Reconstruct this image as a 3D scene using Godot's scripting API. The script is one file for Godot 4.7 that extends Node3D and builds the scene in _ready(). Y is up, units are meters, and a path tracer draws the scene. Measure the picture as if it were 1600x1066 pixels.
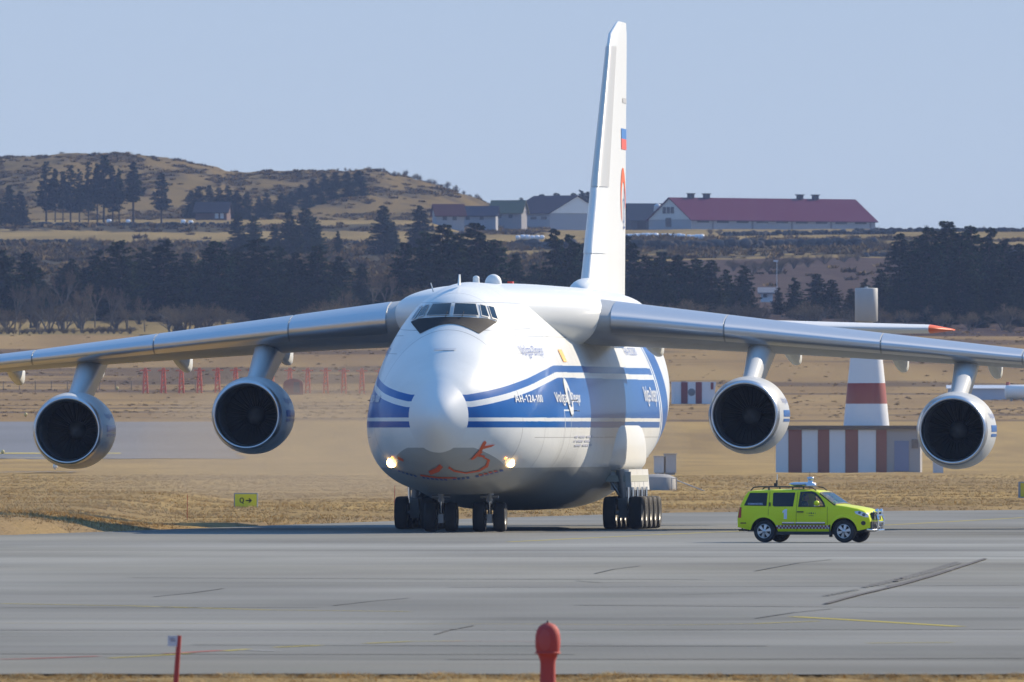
extends Node3D

var counts := {}
var noise := FastNoiseLite.new()
var noise2 := FastNoiseLite.new()
const F_PX := 28000.0
const CAM_H := 3.83
const HORIZON := 672.0

# ---------- small helpers ----------
func lin(r: float, g: float, b: float, a := 1.0) -> Color:
	return Color(r, g, b, a).linear_to_srgb()

func mat(r: float, g: float, b: float, rough := 0.6, metal := 0.0) -> StandardMaterial3D:
	var m := StandardMaterial3D.new()
	m.albedo_color = lin(r, g, b)
	m.roughness = rough
	m.metallic = metal
	m.cull_mode = BaseMaterial3D.CULL_DISABLED
	return m

func vmat(rough := 0.9) -> StandardMaterial3D:
	var m := mat(1, 1, 1, rough)
	m.metallic_specular = 0.05
	m.vertex_color_use_as_albedo = true
	return m

func speckle(m: StandardMaterial3D, scale: float, lo: float, hi: float, freq: float, sd: int, bump := 0.0):
	var n := FastNoiseLite.new()
	n.seed = sd
	n.frequency = freq
	n.fractal_octaves = 5
	n.fractal_gain = 0.65
	var t := NoiseTexture2D.new()
	t.width = 512
	t.height = 512
	t.seamless = true
	t.noise = n
	var g := Gradient.new()
	g.set_color(0, lin(lo, lo, lo))
	g.set_color(1, lin(hi, hi, hi))
	t.color_ramp = g
	m.albedo_texture = t
	m.uv1_triplanar = true
	m.uv1_world_triplanar = true
	m.uv1_scale = Vector3.ONE * scale
	if bump > 0.0:
		var t2 := NoiseTexture2D.new()
		t2.width = 512
		t2.height = 512
		t2.seamless = true
		t2.noise = n
		t2.as_normal_map = true
		t2.bump_strength = bump
		m.normal_enabled = true
		m.normal_texture = t2
	return m

const NTH := ["first", "second", "third", "fourth", "fifth", "sixth", "seventh", "eighth", "ninth", "tenth", "eleventh", "twelfth", "thirteenth", "fourteenth", "fifteenth", "sixteenth", "seventeenth", "eighteenth", "nineteenth", "twentieth"]

func numbered(called: String, parent: Node = self) -> String:
	var key := str(parent.get_instance_id()) + called
	var k: int = counts.get(key, 0)
	counts[key] = k + 1
	return called if k == 0 else "%s_%03d" % [called, k]

func tag(o: Node, label := "", category := "", group := "", kind := ""):
	if label: o.set_meta("label", label)
	if category: o.set_meta("category", category)
	if group: o.set_meta("group", group)
	if kind: o.set_meta("kind", kind)
	return o

func base(called: String, at: Vector3, turn := 0.0) -> Node3D:
	var o := Node3D.new()
	o.name = numbered(called)
	add_child(o)
	o.position = at
	o.rotation.y = turn
	return o

func obj(called: String, g, m: Material, parent: Node = self) -> MeshInstance3D:
	var o := MeshInstance3D.new()
	o.name = numbered(called, parent)
	o.mesh = g.done() if g is Geo else g
	o.material_override = m
	parent.add_child(o)
	return o

# a pixel of the photograph (1600 wide) at a known distance on the ground -> metres
func px_x(px: float, d: float) -> float:
	return (px - 800.0) * d / F_PX

func row_d(py: float) -> float:
	return CAM_H * F_PX / (py - HORIZON)

static func ipol(a: Array, s: float) -> float:
	if s <= a[0][0]: return a[0][1]
	for i in range(1, a.size()):
		if s <= a[i][0]:
			var t: float = (s - a[i - 1][0]) / (a[i][0] - a[i - 1][0])
			return lerpf(a[i - 1][1], a[i][1], t)
	return a[a.size() - 1][1]

# smooth (Catmull-Rom, monotone enough for our tables)
static func cpol(a: Array, s: float) -> float:
	var n := a.size()
	if s <= a[0][0]: return a[0][1]
	if s >= a[n - 1][0]: return a[n - 1][1]
	var i := 1
	while s > a[i][0]: i += 1
	var x0: float = a[i - 1][0]
	var x1: float = a[i][0]
	var y0: float = a[i - 1][1]
	var y1: float = a[i][1]
	var m := (y1 - y0) / (x1 - x0)
	var m0 := m
	var m1 := m
	if i > 1:
		var mp: float = (y0 - a[i - 2][1]) / (x0 - a[i - 2][0])
		m0 = 0.0 if mp * m <= 0.0 else 2.0 * mp * m / (mp + m)
	if i < n - 1:
		var mn: float = (a[i + 1][1] - y1) / (a[i + 1][0] - x1)
		m1 = 0.0 if mn * m <= 0.0 else 2.0 * mn * m / (mn + m)
	var h := x1 - x0
	var t := (s - x0) / h
	var t2 := t * t
	var t3 := t2 * t
	return (2 * t3 - 3 * t2 + 1) * y0 + (t3 - 2 * t2 + t) * h * m0 + (-2 * t3 + 3 * t2) * y1 + (t3 - t2) * h * m1

class Geo:
	var st := SurfaceTool.new()
	var col := Color(1, 1, 1)
	func _init():
		st.begin(Mesh.PRIMITIVE_TRIANGLES)
	func done() -> ArrayMesh:
		st.generate_normals()
		st.index()
		return st.commit()
	func tri(a: Vector3, b: Vector3, c: Vector3, smooth := false):
		st.set_smooth_group(0 if smooth else -1)
		st.set_color(col)
		st.add_vertex(a)
		st.add_vertex(b)
		st.add_vertex(c)
	func quad(a: Vector3, b: Vector3, c: Vector3, d: Vector3, smooth := false):
		tri(a, b, c, smooth)
		tri(a, c, d, smooth)
	func box(c: Vector3, s: Vector3, bas := Basis.IDENTITY):
		var p := []
		for i in 8:
			p.append(c + bas * Vector3((0.5 if i & 1 else -0.5) * s.x, (0.5 if i & 2 else -0.5) * s.y, (0.5 if i & 4 else -0.5) * s.z))
		for f in [[0, 1, 3, 2], [5, 4, 6, 7], [4, 0, 2, 6], [1, 5, 7, 3], [2, 3, 7, 6], [4, 5, 1, 0]]:
			quad(p[f[0]], p[f[3]], p[f[2]], p[f[1]])
	func loft(rings: Array, closed := true, cap0 := false, cap1 := false, smooth := true):
		for i in rings.size() - 1:
			var a: PackedVector3Array = rings[i]
			var b: PackedVector3Array = rings[i + 1]
			var n := a.size()
			for j in (n if closed else n - 1):
				var k := (j + 1) % n
				if a[j].distance_squared_to(a[k]) > 1e-12: tri(a[j], b[j], a[k], smooth)
				if b[j].distance_squared_to(b[k]) > 1e-12: tri(a[k], b[j], b[k], smooth)
		if cap0: fan(rings[0], true)
		if cap1: fan(rings[rings.size() - 1], false)
	func fan(r: PackedVector3Array, flip: bool):
		var c := Vector3.ZERO
		for p in r: c += p
		c /= r.size()
		for j in r.size():
			var k := (j + 1) % r.size()
			if flip: tri(c, r[j], r[k])
			else: tri(c, r[k], r[j])
	static func ring(c: Vector3, u: Vector3, v: Vector3, r: float, n: int) -> PackedVector3Array:
		var o := PackedVector3Array()
		for i in n:
			var a := TAU * i / n
			o.append(c + (u * cos(a) + v * sin(a)) * r)
		return o
	func tube(p0: Vector3, p1: Vector3, r0: float, r1 := -1.0, n := 10, caps := true):
		if r1 < 0.0: r1 = r0
		var d := (p1 - p0).normalized()
		var u := d.cross(Vector3.RIGHT if absf(d.x) < 0.8 else Vector3.UP).normalized()
		var v := d.cross(u)
		loft([ring(p0, u, v, r0, n), ring(p1, u, v, r1, n)], true, caps, caps)
	func path(pts: Array, r: float, n := 8):
		for i in pts.size() - 1:
			tube(pts[i], pts[i + 1], r, r, n, true)
	# profile: [[radius, along], ...] about an axis from c
	func lathe(c: Vector3, axis: Vector3, prof: Array, n := 40, smooth := true):
		var u := axis.cross(Vector3.UP if absf(axis.y) < 0.8 else Vector3.RIGHT).normalized()
		var v := axis.cross(u)
		var rr := []
		for p in prof: rr.append(ring(c + axis * p[1], u, v, maxf(p[0], 0.0005), n))
		loft(rr, true, false, false, smooth)
	func ball(c: Vector3, r: Vector3, nu := 16, nv := 10, lo := -1.0):
		var rr := []
		for j in nv + 1:
			var a := lerpf(asin(lo), PI / 2, float(j) / nv)
			var o := PackedVector3Array()
			for i in nu:
				var b := TAU * i / nu
				o.append(c + Vector3(cos(a) * cos(b) * r.x, sin(a) * r.y, cos(a) * sin(b) * r.z))
			rr.append(o)
		loft(rr)
	# flat 2D triangles mapped through a function, split until edges are short
	func conform(t: PackedVector2Array, f: Callable, most := 0.25):
		var stack := []
		for i in range(0, t.size() - 2, 3): stack.append([t[i], t[i + 1], t[i + 2]])
		while stack.size() > 0:
			var q: Array = stack.pop_back()
			var a: Vector2 = q[0]
			var b: Vector2 = q[1]
			var c: Vector2 = q[2]
			var ab := a.distance_to(b)
			var bc := b.distance_to(c)
			var ca := c.distance_to(a)
			var l := maxf(ab, maxf(bc, ca))
			if l > most:
				if ab >= bc and ab >= ca:
					var m := (a + b) / 2
					stack.append([a, m, c]); stack.append([m, b, c])
				elif bc >= ca:
					var m := (b + c) / 2
					stack.append([a, b, m]); stack.append([a, m, c])
				else:
					var m := (c + a) / 2
					stack.append([a, b, m]); stack.append([m, b, c])
			else:
				tri(f.call(a), f.call(b), f.call(c), true)
	func patch(poly: PackedVector2Array, f: Callable, most := 0.25):
		var ix := Geometry2D.triangulate_polygon(poly)
		var t := PackedVector2Array()
		for i in ix: t.append(poly[i])
		conform(t, f, most)

func rect2(x0: float, y0: float, x1: float, y1: float) -> PackedVector2Array:
	return PackedVector2Array([Vector2(x0, y0), Vector2(x1, y0), Vector2(x1, y1), Vector2(x0, y1)])

# triangles of a word, scaled to the box w x h with its lower corner at the origin
func word(text: String, w: float, h: float, font := "Droid Sans", weight := 700) -> PackedVector2Array:
	var f := SystemFont.new()
	f.font_names = PackedStringArray([font])
	f.font_weight = weight
	var tm := TextMesh.new()
	tm.text = text
	tm.font = f
	tm.font_size = 64
	tm.pixel_size = 0.01
	tm.depth = 0.0
	tm.curve_step = 2.0
	var arr := tm.get_mesh_arrays()
	var v: PackedVector3Array = arr[Mesh.ARRAY_VERTEX]
	var ix = arr[Mesh.ARRAY_INDEX]
	var lo := Vector2(1e9, 1e9)
	var hi := -lo
	for p in v:
		lo = lo.min(Vector2(p.x, p.y))
		hi = hi.max(Vector2(p.x, p.y))
	var o := PackedVector2Array()
	var add := func(p: Vector3):
		o.append((Vector2(p.x, p.y) - lo) / (hi - lo) * Vector2(w, h))
	if ix != null and ix.size() > 0:
		for i in ix: add.call(v[i])
	else:
		for p in v: add.call(p)
	return o

func _ready():
	noise.seed = 11
	noise.frequency = 0.02
	noise.fractal_octaves = 4
	noise2.seed = 5
	noise2.frequency = 0.05
	noise2.fractal_octaves = 3
	setup_view()
	build_ground()
	build_airfield()
	build_farm()
	build_trees()
	build_scrub()
	build_airplane()
	build_car()
	build_grass()
	build_dust()

func setup_view():
	var cam := Camera3D.new()
	cam.name = "camera"
	cam.position = Vector3(0, CAM_H, 0)
	cam.rotation.x = atan((HORIZON - 533.0) / F_PX)
	cam.fov = rad_to_deg(2.0 * atan(533.0 / F_PX))
	cam.near = 1.0
	cam.far = 30000.0
	var at := CameraAttributesPhysical.new()
	at.frustum_focal_length = 12.0 / (533.0 / F_PX)
	at.frustum_focus_distance = 655.0
	at.frustum_near = 1.0
	at.frustum_far = 30000.0
	at.exposure_aperture = 11.0
	cam.attributes = at
	add_child(cam)
	cam.current = true
	var e := Environment.new()
	e.background_mode = Environment.BG_SKY
	var sm := ProceduralSkyMaterial.new()
	sm.sky_top_color = lin(0.115, 0.265, 0.54)
	sm.sky_horizon_color = lin(0.385, 0.446, 0.525)
	sm.sky_curve = 0.06
	sm.ground_bottom_color = lin(0.12, 0.10, 0.07)
	sm.ground_horizon_color = lin(0.30, 0.28, 0.24)
	sm.ground_curve = 0.05
	sm.sun_angle_max = 20.0
	var sky := Sky.new()
	sky.sky_material = sm
	e.sky = sky
	e.ambient_light_source = Environment.AMBIENT_SOURCE_SKY
	e.tonemap_mode = Environment.TONE_MAPPER_LINEAR
	e.tonemap_exposure = 1.42
	e.sdfgi_enabled = true
	e.ssao_enabled = true
	e.ssil_enabled = true
	e.fog_enabled = true
	e.fog_mode = Environment.FOG_MODE_EXPONENTIAL
	e.fog_density = 0.000036
	e.fog_light_color = lin(0.46, 0.62, 1.0)
	e.volumetric_fog_enabled = true
	e.volumetric_fog_density = 0.0
	var we := WorldEnvironment.new()
	we.name = "environment"
	we.environment = e
	add_child(we)
	var sun := DirectionalLight3D.new()
	sun.name = "sun"
	sun.light_energy = 1.6
	sun.light_color = Color(1.0, 0.935, 0.835)
	sun.light_angular_distance = 0.5
	sun.shadow_enabled = true
	add_child(sun)
	var al := deg_to_rad(42.0)
	var el := deg_to_rad(31.0)
	var to_sun := Vector3(cos(al) * cos(el), sin(el), -sin(al) * cos(el))
	sun.look_at_from_position(to_sun * 100.0, Vector3.ZERO)

# ---------- the airplane ----------
# lengthwise tables: metres behind the nose tip
var T_TOP := [[1.3, 5.66], [1.8, 6.0], [2.5, 6.42], [3.5, 7.0], [4.5, 7.5], [5.3, 7.92], [6.2, 8.52], [7.0, 8.88], [8.0, 9.12], [9.5, 9.3], [12, 9.4], [44, 9.4], [56, 9.3], [66, 8.9], [69, 8.5]]
var T_BOT := [[1.3, 3.0], [1.8, 2.72], [2.5, 2.42], [4, 1.98], [6, 1.66], [9, 1.40], [12, 1.44], [15, 1.40], [20, 1.0], [26, 0.74], [33, 0.74], [40, 1.15], [46, 1.9], [52, 3.6], [58, 5.2], [66, 7.1], [69, 7.7]]
var T_MID := [[1.3, 4.33], [3, 4.2], [8, 4.1], [14, 4.3], [46, 4.4], [52, 5.4], [60, 7.0], [69, 8.1]]
var T_WID := [[1.3, 1.1], [1.8, 1.5], [2.5, 1.95], [4, 2.6], [6, 3.13], [8, 3.45], [10, 3.67], [13, 3.8], [48, 3.8], [52, 3.55], [57, 2.7], [62, 1.7], [69, 0.35]]
var T_NU := [[1.3, 2.0], [4, 1.72], [8, 1.42], [12, 1.44], [20, 1.6], [50, 1.75], [69, 2.0]]
var T_NL := [[1.3, 2.0], [4, 2.2], [10, 2.5], [15, 2.6], [21, 3.2], [36, 3.2], [46, 2.6], [60, 2.1], [69, 2.0]]
var SEC := {}

func sec(s: float) -> PackedFloat32Array:
	var key := int(round(s * 10000.0))
	if SEC.has(key): return SEC[key]
	var r := PackedFloat32Array([cpol(T_TOP, s), cpol(T_BOT, s), cpol(T_MID, s), cpol(T_WID, s), cpol(T_NU, s), cpol(T_NL, s)])
	SEC[key] = r
	return r

func half_width(s: float, h: float) -> float:
	var q := sec(s)
	if h >= q[0] or h <= q[1]: return 0.0
	if h > q[2]:
		return q[3] * sqrt(1.0 - pow((h - q[2]) / (q[0] - q[2]), q[4]))
	return q[3] * pow(1.0 - pow((q[2] - h) / (q[2] - q[1]), q[5]), 1.0 / q[5])

func P(y: float, h: float, s: float) -> Vector3:
	return Vector3(y, h, -s)

# a point of the skin from how far back and how high it is
func side_pt(s: float, h: float, sgn: float, off: float) -> Vector3:
	var y := half_width(s, h)
	var dys := (half_width(s + 0.1, h) - half_width(s - 0.1, h)) / 0.2
	var dyh := (half_width(s, h + 0.1) - half_width(s, h - 0.1)) / 0.2
	var n := Vector3(sgn, -dyh, dys).normalized()
	return P(sgn * y, h, s) + n * off

# a point of the skin from how far aside and how high it is (the front of the nose)
func front_pt(y: float, h: float, off: float) -> Vector3:
	return P(y, h, front_s(y, h)) + front_n(y, h) * off

func front_s(y: float, h: float) -> float:
	var lo := 1.3
	var hi := 13.0
	var a := absf(y)
	for k in 24:
		var m := (lo + hi) / 2
		var q := sec(m)
		var inside := h < q[0] and h > q[1] and half_width(m, h) >= a
		if inside: hi = m
		else: lo = m
	return (lo + hi) / 2

func front_n(y: float, h: float) -> Vector3:
	var e := 0.12
	var dy := (front_s(y + e, h) - front_s(y - e, h)) / (2 * e)
	var dh := (front_s(y, h + e) - front_s(y, h - e)) / (2 * e)
	return Vector3(dy, dh, 1.0).normalized() * 1.0

func skin_ring(s: float, n: int) -> PackedVector3Array:
	var q := sec(s)
	var o := PackedVector3Array()
	for j in n + 1:
		var v := 2.0 * j / n - 1.0
		var u := sin(PI / 2 * absf(v))
		if v < 0.0: o.append(P(q[3] * pow(maxf(1.0 - pow(u, q[5]), 0.0), 1.0 / q[5]), q[2] - u * (q[2] - q[1]), s))
		else: o.append(P(q[3] * sqrt(maxf(1.0 - pow(u, q[4]), 0.0)), q[2] + u * (q[0] - q[2]), s))
	return o

const C_WHITE := Vector3(0.755, 0.77, 0.755)
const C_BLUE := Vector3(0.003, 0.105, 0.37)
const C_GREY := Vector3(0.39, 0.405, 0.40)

func livery(s0: float, s1: float, w: int, h: int) -> ImageTexture:
	var bytes := PackedByteArray()
	bytes.resize(w * h * 3)
	var nz := FastNoiseLite.new()
	nz.seed = 3
	nz.frequency = 1.0
	nz.fractal_octaves = 3
	var pal := {}
	var key := 0
	var pick := [C_WHITE, C_BLUE, C_GREY, Vector3(0.36, 0.36, 0.35), Vector3(0.62, 0.60, 0.55)]
	var rgb := []
	for c in pick:
		var tones := []
		for t in 8:
			var v: Vector3 = c * (1.0 - t * 0.008)
			var cc := lin(v.x, v.y, v.z)
			tones.append([cc.r8, cc.g8, cc.b8])
		rgb.append(tones)
	var sins := PackedFloat32Array()
	for j in h: sins.append(sin(PI / 2 * absf(2.0 * (j + 0.5) / h - 1.0)))
	for i in w:
		var s := lerpf(s0, s1, (i + 0.5) / w)
		var q := sec(s)
		var dip := 1.12 * pow(clampf((11.5 - s) / 10.0, 0.0, 1.0), 1.25)
		var t1 := 6.26 - dip
		var t2 := t1 - 0.25
		var t3 := t2 - 0.21
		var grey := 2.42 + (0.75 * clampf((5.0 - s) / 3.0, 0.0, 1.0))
		var tail := 45.6
		var seam := absf(s - 4.62) < 0.018 or absf(s - 10.6) < 0.02
		var fr := absf(fposmod(s, 2.9) - 1.45)
		if fr < 0.014 and s > 6.0: seam = true
		for j in h:
			var low := j < h / 2
			var d := sins[j]
			var hh := q[2] + (-d * (q[2] - q[1]) if low else d * (q[0] - q[2]))
			var c := 0
			var e := s - tail - (0.10 * (hh - 4.3) * (hh - 4.3)) * -1.0
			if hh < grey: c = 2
			elif e < 0.0:
				if hh < t1 and hh > t2: c = 1
				elif hh < t3 and hh > 4.29: c = 1
				elif hh < 4.15 and hh > 3.92: c = 1
			elif (e > 0.35 and e < 0.65) or (e > 1.0 and e < 3.4): c = 1
			if c == 0 and seam: c = 3
			if c == 0 and s > 6.0 and (absf(hh - 3.55) < 0.012 or absf(hh - 7.35) < 0.012 or absf(hh - 8.6) < 0.012): c = 3
			if c == 0 and s > 5.2 and s < 10.5 and absf(hh - 7.0 - 0.02 * s) < 0.45 and (absf(absf(hh - 7.0 - 0.02 * s) - 0.44) < 0.012): c = 3
			# cargo door outline
			if s > 10.8 and s < 12.4 and hh > 1.9 and hh < 4.6:
				if s < 10.87 or s > 12.33 or hh > 4.54: c = 0 if c == 1 else 3
			var t := int(clampf((nz.get_noise_2d(s * 0.6, hh * 0.9) + 0.25) * 9.0, 0.0, 7.0))
			var p: Array = rgb[c][t]
			var o := (j * w + i) * 3
			bytes[o] = p[0]
			bytes[o + 1] = p[1]
			bytes[o + 2] = p[2]
	return ImageTexture.create_from_image(Image.create_from_data(w, h, false, Image.FORMAT_RGB8, bytes))

func skin_mesh(stations: Array, s0: float, s1: float, n: int) -> ArrayMesh:
	var st := SurfaceTool.new()
	st.begin(Mesh.PRIMITIVE_TRIANGLES)
	st.set_smooth_group(0)
	var rings := []
	for s in stations: rings.append(skin_ring(s, n))
	for sg in [1.0, -1.0]:
		for i in stations.size() - 1:
			var u0: float = (stations[i] - s0) / (s1 - s0)
			var u1: float = (stations[i + 1] - s0) / (s1 - s0)
			for j in n:
				var v0 := float(j) / n
				var v1 := float(j + 1) / n
				var q := [[rings[i][j], u0, v0], [rings[i + 1][j], u1, v0], [rings[i + 1][j + 1], u1, v1], [rings[i][j + 1], u0, v1]]
				for k in ([0, 1, 2, 0, 2, 3] if sg > 0 else [0, 2, 1, 0, 3, 2]):
					var p: Vector3 = q[k][0]
					st.set_uv(Vector2(q[k][1], q[k][2]))
					st.add_vertex(Vector3(p.x * sg, p.y, p.z))
	st.generate_normals()
	st.index()
	return st.commit()

func steps(a: float, b: float, d: float) -> Array:
	var n := int(ceil((b - a) / d))
	var o := []
	for i in n + 1: o.append(lerpf(a, b, float(i) / n))
	return o

func gloss(m: StandardMaterial3D, r := 0.08) -> StandardMaterial3D:
	m.clearcoat_enabled = true
	m.metallic_specular = 0.32
	m.clearcoat = 0.14
	m.clearcoat_roughness = r
	return m

func foil(x: float, t: float) -> float:
	return 5.0 * t * (0.2969 * sqrt(x) - 0.126 * x - 0.3516 * x * x + 0.2843 * x * x * x - 0.1036 * x * x * x * x)

# wing stations: aside, leading edge, chord, height of the leading edge, thickness, drop of the trailing edge
var WING := [[2.6, 20.4, 14.6, 8.2, 0.125, 0.95], [7.0, 23.3, 12.4, 7.8, 0.118, 0.75], [19.4, 31.4, 7.8, 6.58, 0.095, 0.28], [36.6, 42.6, 3.4, 5.0, 0.09, 0.05]]

func wing_at(y: float) -> Array:
	var i := 1
	while i < WING.size() - 1 and y > WING[i][0]: i += 1
	var t: float = (y - WING[i - 1][0]) / (WING[i][0] - WING[i - 1][0])
	var o := []
	for k in 6: o.append(lerpf(WING[i - 1][k], WING[i][k], t))
	return o

func wing_pt(y: float, x: float, up: float, sgn: float, off := 0.0) -> Vector3:
	var w := wing_at(y)
	var z: float = foil(x, w[4]) * w[2]
	var camber: float = 0.015 * w[2] * sin(PI * x)
	return P(sgn * y, w[3] - w[5] * x + camber + up * (z * (0.95 if up > 0 else 1.05) + off), w[1] + x * w[2] - (off if x < 0.02 else 0.0))

func wing_ring(y: float, sgn: float) -> PackedVector3Array:
	var o := PackedVector3Array()
	var n := 22
	for i in range(n, -1, -1):
		o.append(wing_pt(y, 0.5 - 0.5 * cos(PI * i / n), 1.0, sgn))
	for i in range(1, n):
		o.append(wing_pt(y, 0.5 - 0.5 * cos(PI * i / n), -1.0, sgn))
	return o

func slab_foil(x: float, t: float) -> float:
	return 0.5 * t * (sqrt(maxf(1.0 - pow(1.0 - x / 0.24, 2.0), 0.0)) if x < 0.24 else lerpf(1.0, 0.42, (x - 0.24) / 0.76))

func surface_ring(c: Vector3, chord: float, t: float, vertical: bool) -> PackedVector3Array:
	var o := PackedVector3Array()
	var n := 16
	for k in range(n, -n, -1):
		var x := 0.5 - 0.5 * cos(PI * absi(k) / n)
		var z := (slab_foil(x, t) if vertical else foil(x, t)) * chord * (1.0 if k > 0 else -1.0)
		o.append(c + (Vector3(z, 0, -x * chord) if vertical else Vector3(0, z, -x * chord)))
	return o

func build_airplane():
	var A := base("cargo_airplane", Vector3(-2.865, 0, -663.0), -deg_to_rad(6.21))
	tag(A, "large white and blue four-engined cargo airplane taxiing with landing lights on", "airplane")
	var white := gloss(mat(0.755, 0.77, 0.755, 0.35))
	var grey := mat(0.36, 0.37, 0.37, 0.4)
	var metal := mat(0.62, 0.63, 0.65, 0.34, 0.85)
	var lip_metal := mat(0.62, 0.63, 0.65, 0.32, 1.0)
	var blue := gloss(mat(0.003, 0.105, 0.37, 0.3))
	var blue_text := mat(0.05, 0.12, 0.36, 0.4)
	var orange := mat(0.75, 0.12, 0.03, 0.5)
	var dark := mat(0.02, 0.021, 0.023, 0.6)
	var black := mat(0.012, 0.012, 0.014, 0.8)
	var glass := mat(0.012, 0.016, 0.018, 0.06)
	glass.metallic_specular = 0.7
	var steel := mat(0.30, 0.31, 0.32, 0.35, 0.6)
	# fuselage
	var m1 := gloss(mat(1, 1, 1, 0.3))
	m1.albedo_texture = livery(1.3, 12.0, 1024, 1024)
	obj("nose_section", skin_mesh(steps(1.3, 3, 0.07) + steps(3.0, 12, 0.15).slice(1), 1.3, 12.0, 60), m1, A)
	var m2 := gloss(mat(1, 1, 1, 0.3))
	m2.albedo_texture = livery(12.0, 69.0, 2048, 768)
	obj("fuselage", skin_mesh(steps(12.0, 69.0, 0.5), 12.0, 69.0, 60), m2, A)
	var g := Geo.new()
	g.ball(P(0, 8.1, 69.0), Vector3(0.35, 0.4, 0.6), 16, 10)
	obj("tail_cone", g, white, A)
	# radome: an ellipse that narrows to the tip
	g = Geo.new()
	var rings := []
	for k in 25:
		var t := pow(k / 24.0, 1.7)
		var o := PackedVector3Array()
		var r := pow(t, 0.56) * (1.0 - 0.035 * sin(PI * t))
		for j in 56:
			var b := TAU * j / 56
			o.append(P(1.115 * r * cos(b), 4.33 - 0.06 * (1.0 - t) + 1.345 * r * sin(b), 1.31 * t))
		rings.append(o)
	g.loft(rings)
	obj("radome", g, gloss(mat(0.74, 0.755, 0.75, 0.42), 0.2), A)
	# cockpit glazing and the dull black panel below it
	var fp := func(p: Vector2): return front_pt(p.x, p.y, 0.02)
	var fp2 := func(p: Vector2): return front_pt(p.x, p.y, 0.035)
	var fp3 := func(p: Vector2): return front_pt(p.x, p.y, 0.05)
	g = Geo.new()
	var gl := PackedVector2Array()
	for k in 13:
		var t := k / 12.0
		gl.append(Vector2(lerpf(-1.30, 1.30, t), 7.98 + 0.06 * sin(PI * t)))
	gl.append(Vector2(1.62, 7.86))
	gl.append(Vector2(1.12, 7.42))
	for k in 13:
		var t := k / 12.0
		gl.append(Vector2(lerpf(1.08, -1.08, t), 7.42 + 0.36 * sin(PI * t)))
	gl.append(Vector2(-1.12, 7.42))
	gl.append(Vector2(-1.62, 7.86))
	g.patch(gl, fp, 0.15)
	obj("antiglare_panel", g, black, A)
	for sg in [-1.0, 1.0]:
		for w in [[[0.07, 8.10], [0.97, 8.08], [0.79, 8.52], [0.07, 8.545]], [[1.08, 8.08], [1.33, 8.02], [1.12, 8.45], [0.93, 8.50]], [[1.42, 8.00], [1.62, 7.93], [1.38, 8.40], [1.20, 8.45]]]:
			var poly := PackedVector2Array()
			var cen := Vector2.ZERO
			for q in w:
				poly.append(Vector2(q[0] * sg, q[1]))
				cen += Vector2(q[0] * sg, q[1]) / 4.0
			g = Geo.new()
			g.patch(poly, fp2, 0.15)
			var pane := obj("cockpit_window", g, glass, A)
			g = Geo.new()
			for k in 4:
				var a := poly[k]
				var b := poly[(k + 1) % 4]
				var na := a + (a - cen).normalized() * 0.035
				var nb := b + (b - cen).normalized() * 0.035
				g.patch(PackedVector2Array([a, b, nb, na]), fp3, 0.15)
			obj("window_frame", g, mat(0.55, 0.56, 0.56, 0.5), pane)
		# wiper
		g = Geo.new()
		g.tube(front_pt(sg * 0.30 + 0.1, 8.02, 0.05), front_pt(sg * 0.30 + 0.14, 8.22, 0.05), 0.012, 0.012, 6)
		obj("wiper", g, black, A)
	# vent panel on the visor
	g = Geo.new()
	g.patch(rect2(-0.38, 6.78, 0.42, 6.86), fp, 0.15)
	obj("vent_panel", g, mat(0.62, 0.63, 0.64, 0.5), A)
	# writing on the port side, the same on the starboard side
	for sg in [1.0, -1.0]:
		for w in [["AH-124-100", 4.15, 7.35, 4.86, 5.14, "w", 700], ["Volga-Dnepr", 6.7, 10.3, 6.50, 7.0, "b", 400], ["Volga", 9.4, 11.8, 4.74, 5.26, "w", 700], ["Dnepr", 13.4, 16.2, 4.74, 5.24, "w", 700], ["Volga-Dnepr", 40.0, 45.0, 4.75, 5.55, "w", 700], ["RA-82081", 38.0, 42.4, 6.75, 7.05, "b", 400]]:
			var s0: float = w[1]
			var s1: float = w[2]
			var h0: float = w[3]
			var f := func(p: Vector2): return side_pt((s0 + p.x) if sg > 0 else (s1 - p.x), h0 + p.y, sg, 0.03)
			g = Geo.new()
			g.conform(word(w[0], s1 - s0, w[4] - h0, "Droid Sans", w[6]), f, 0.3)
			obj("lettering", g, blue_text if w[5] == "b" else white, A)
		# round emblem between the two words
		var ring_pts := PackedVector2Array()
		var hub := PackedVector2Array()
		for k in 32:
			var a := TAU * k / 32
			ring_pts.append(Vector2(12.55 + 0.72 * cos(a), 5.06 + 0.72 * sin(a)))
			hub.append(Vector2(12.55 + 0.5 * cos(a), 5.06 + 0.5 * sin(a)))
		var f2 := func(p: Vector2): return side_pt(p.x, p.y, sg, 0.03)
		var f3 := func(p: Vector2): return side_pt(p.x, p.y, sg, 0.045)
		g = Geo.new()
		g.patch(ring_pts, f2, 0.3)
		var em := obj("emblem", g, white, A)
		g = Geo.new()
		g.patch(PackedVector2Array([Vector2(12.35, 4.7), Vector2(12.75, 4.7), Vector2(12.75, 4.78), Vector2(12.6, 4.78), Vector2(12.6, 5.4), Vector2(12.5, 5.4), Vector2(12.5, 4.78), Vector2(12.35, 4.78)]), f3, 0.3)
		for k in 20:
			var a0 := TAU * k / 20
			var a1 := TAU * (k + 1) / 20
			var c := Vector2(12.55, 5.02)
			g.patch(PackedVector2Array([c + Vector2(cos(a0), sin(a0)) * 0.30, c + Vector2(cos(a1), sin(a1)) * 0.30, c + Vector2(cos(a1), sin(a1)) * 0.23, c + Vector2(cos(a0), sin(a0)) * 0.23]), f3, 0.3)
		obj("emblem_monogram", g, blue, em)
		g = Geo.new()
		g.patch(rect2(14.4, 6.40, 15.5, 6.86), f2, 0.3)
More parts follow.
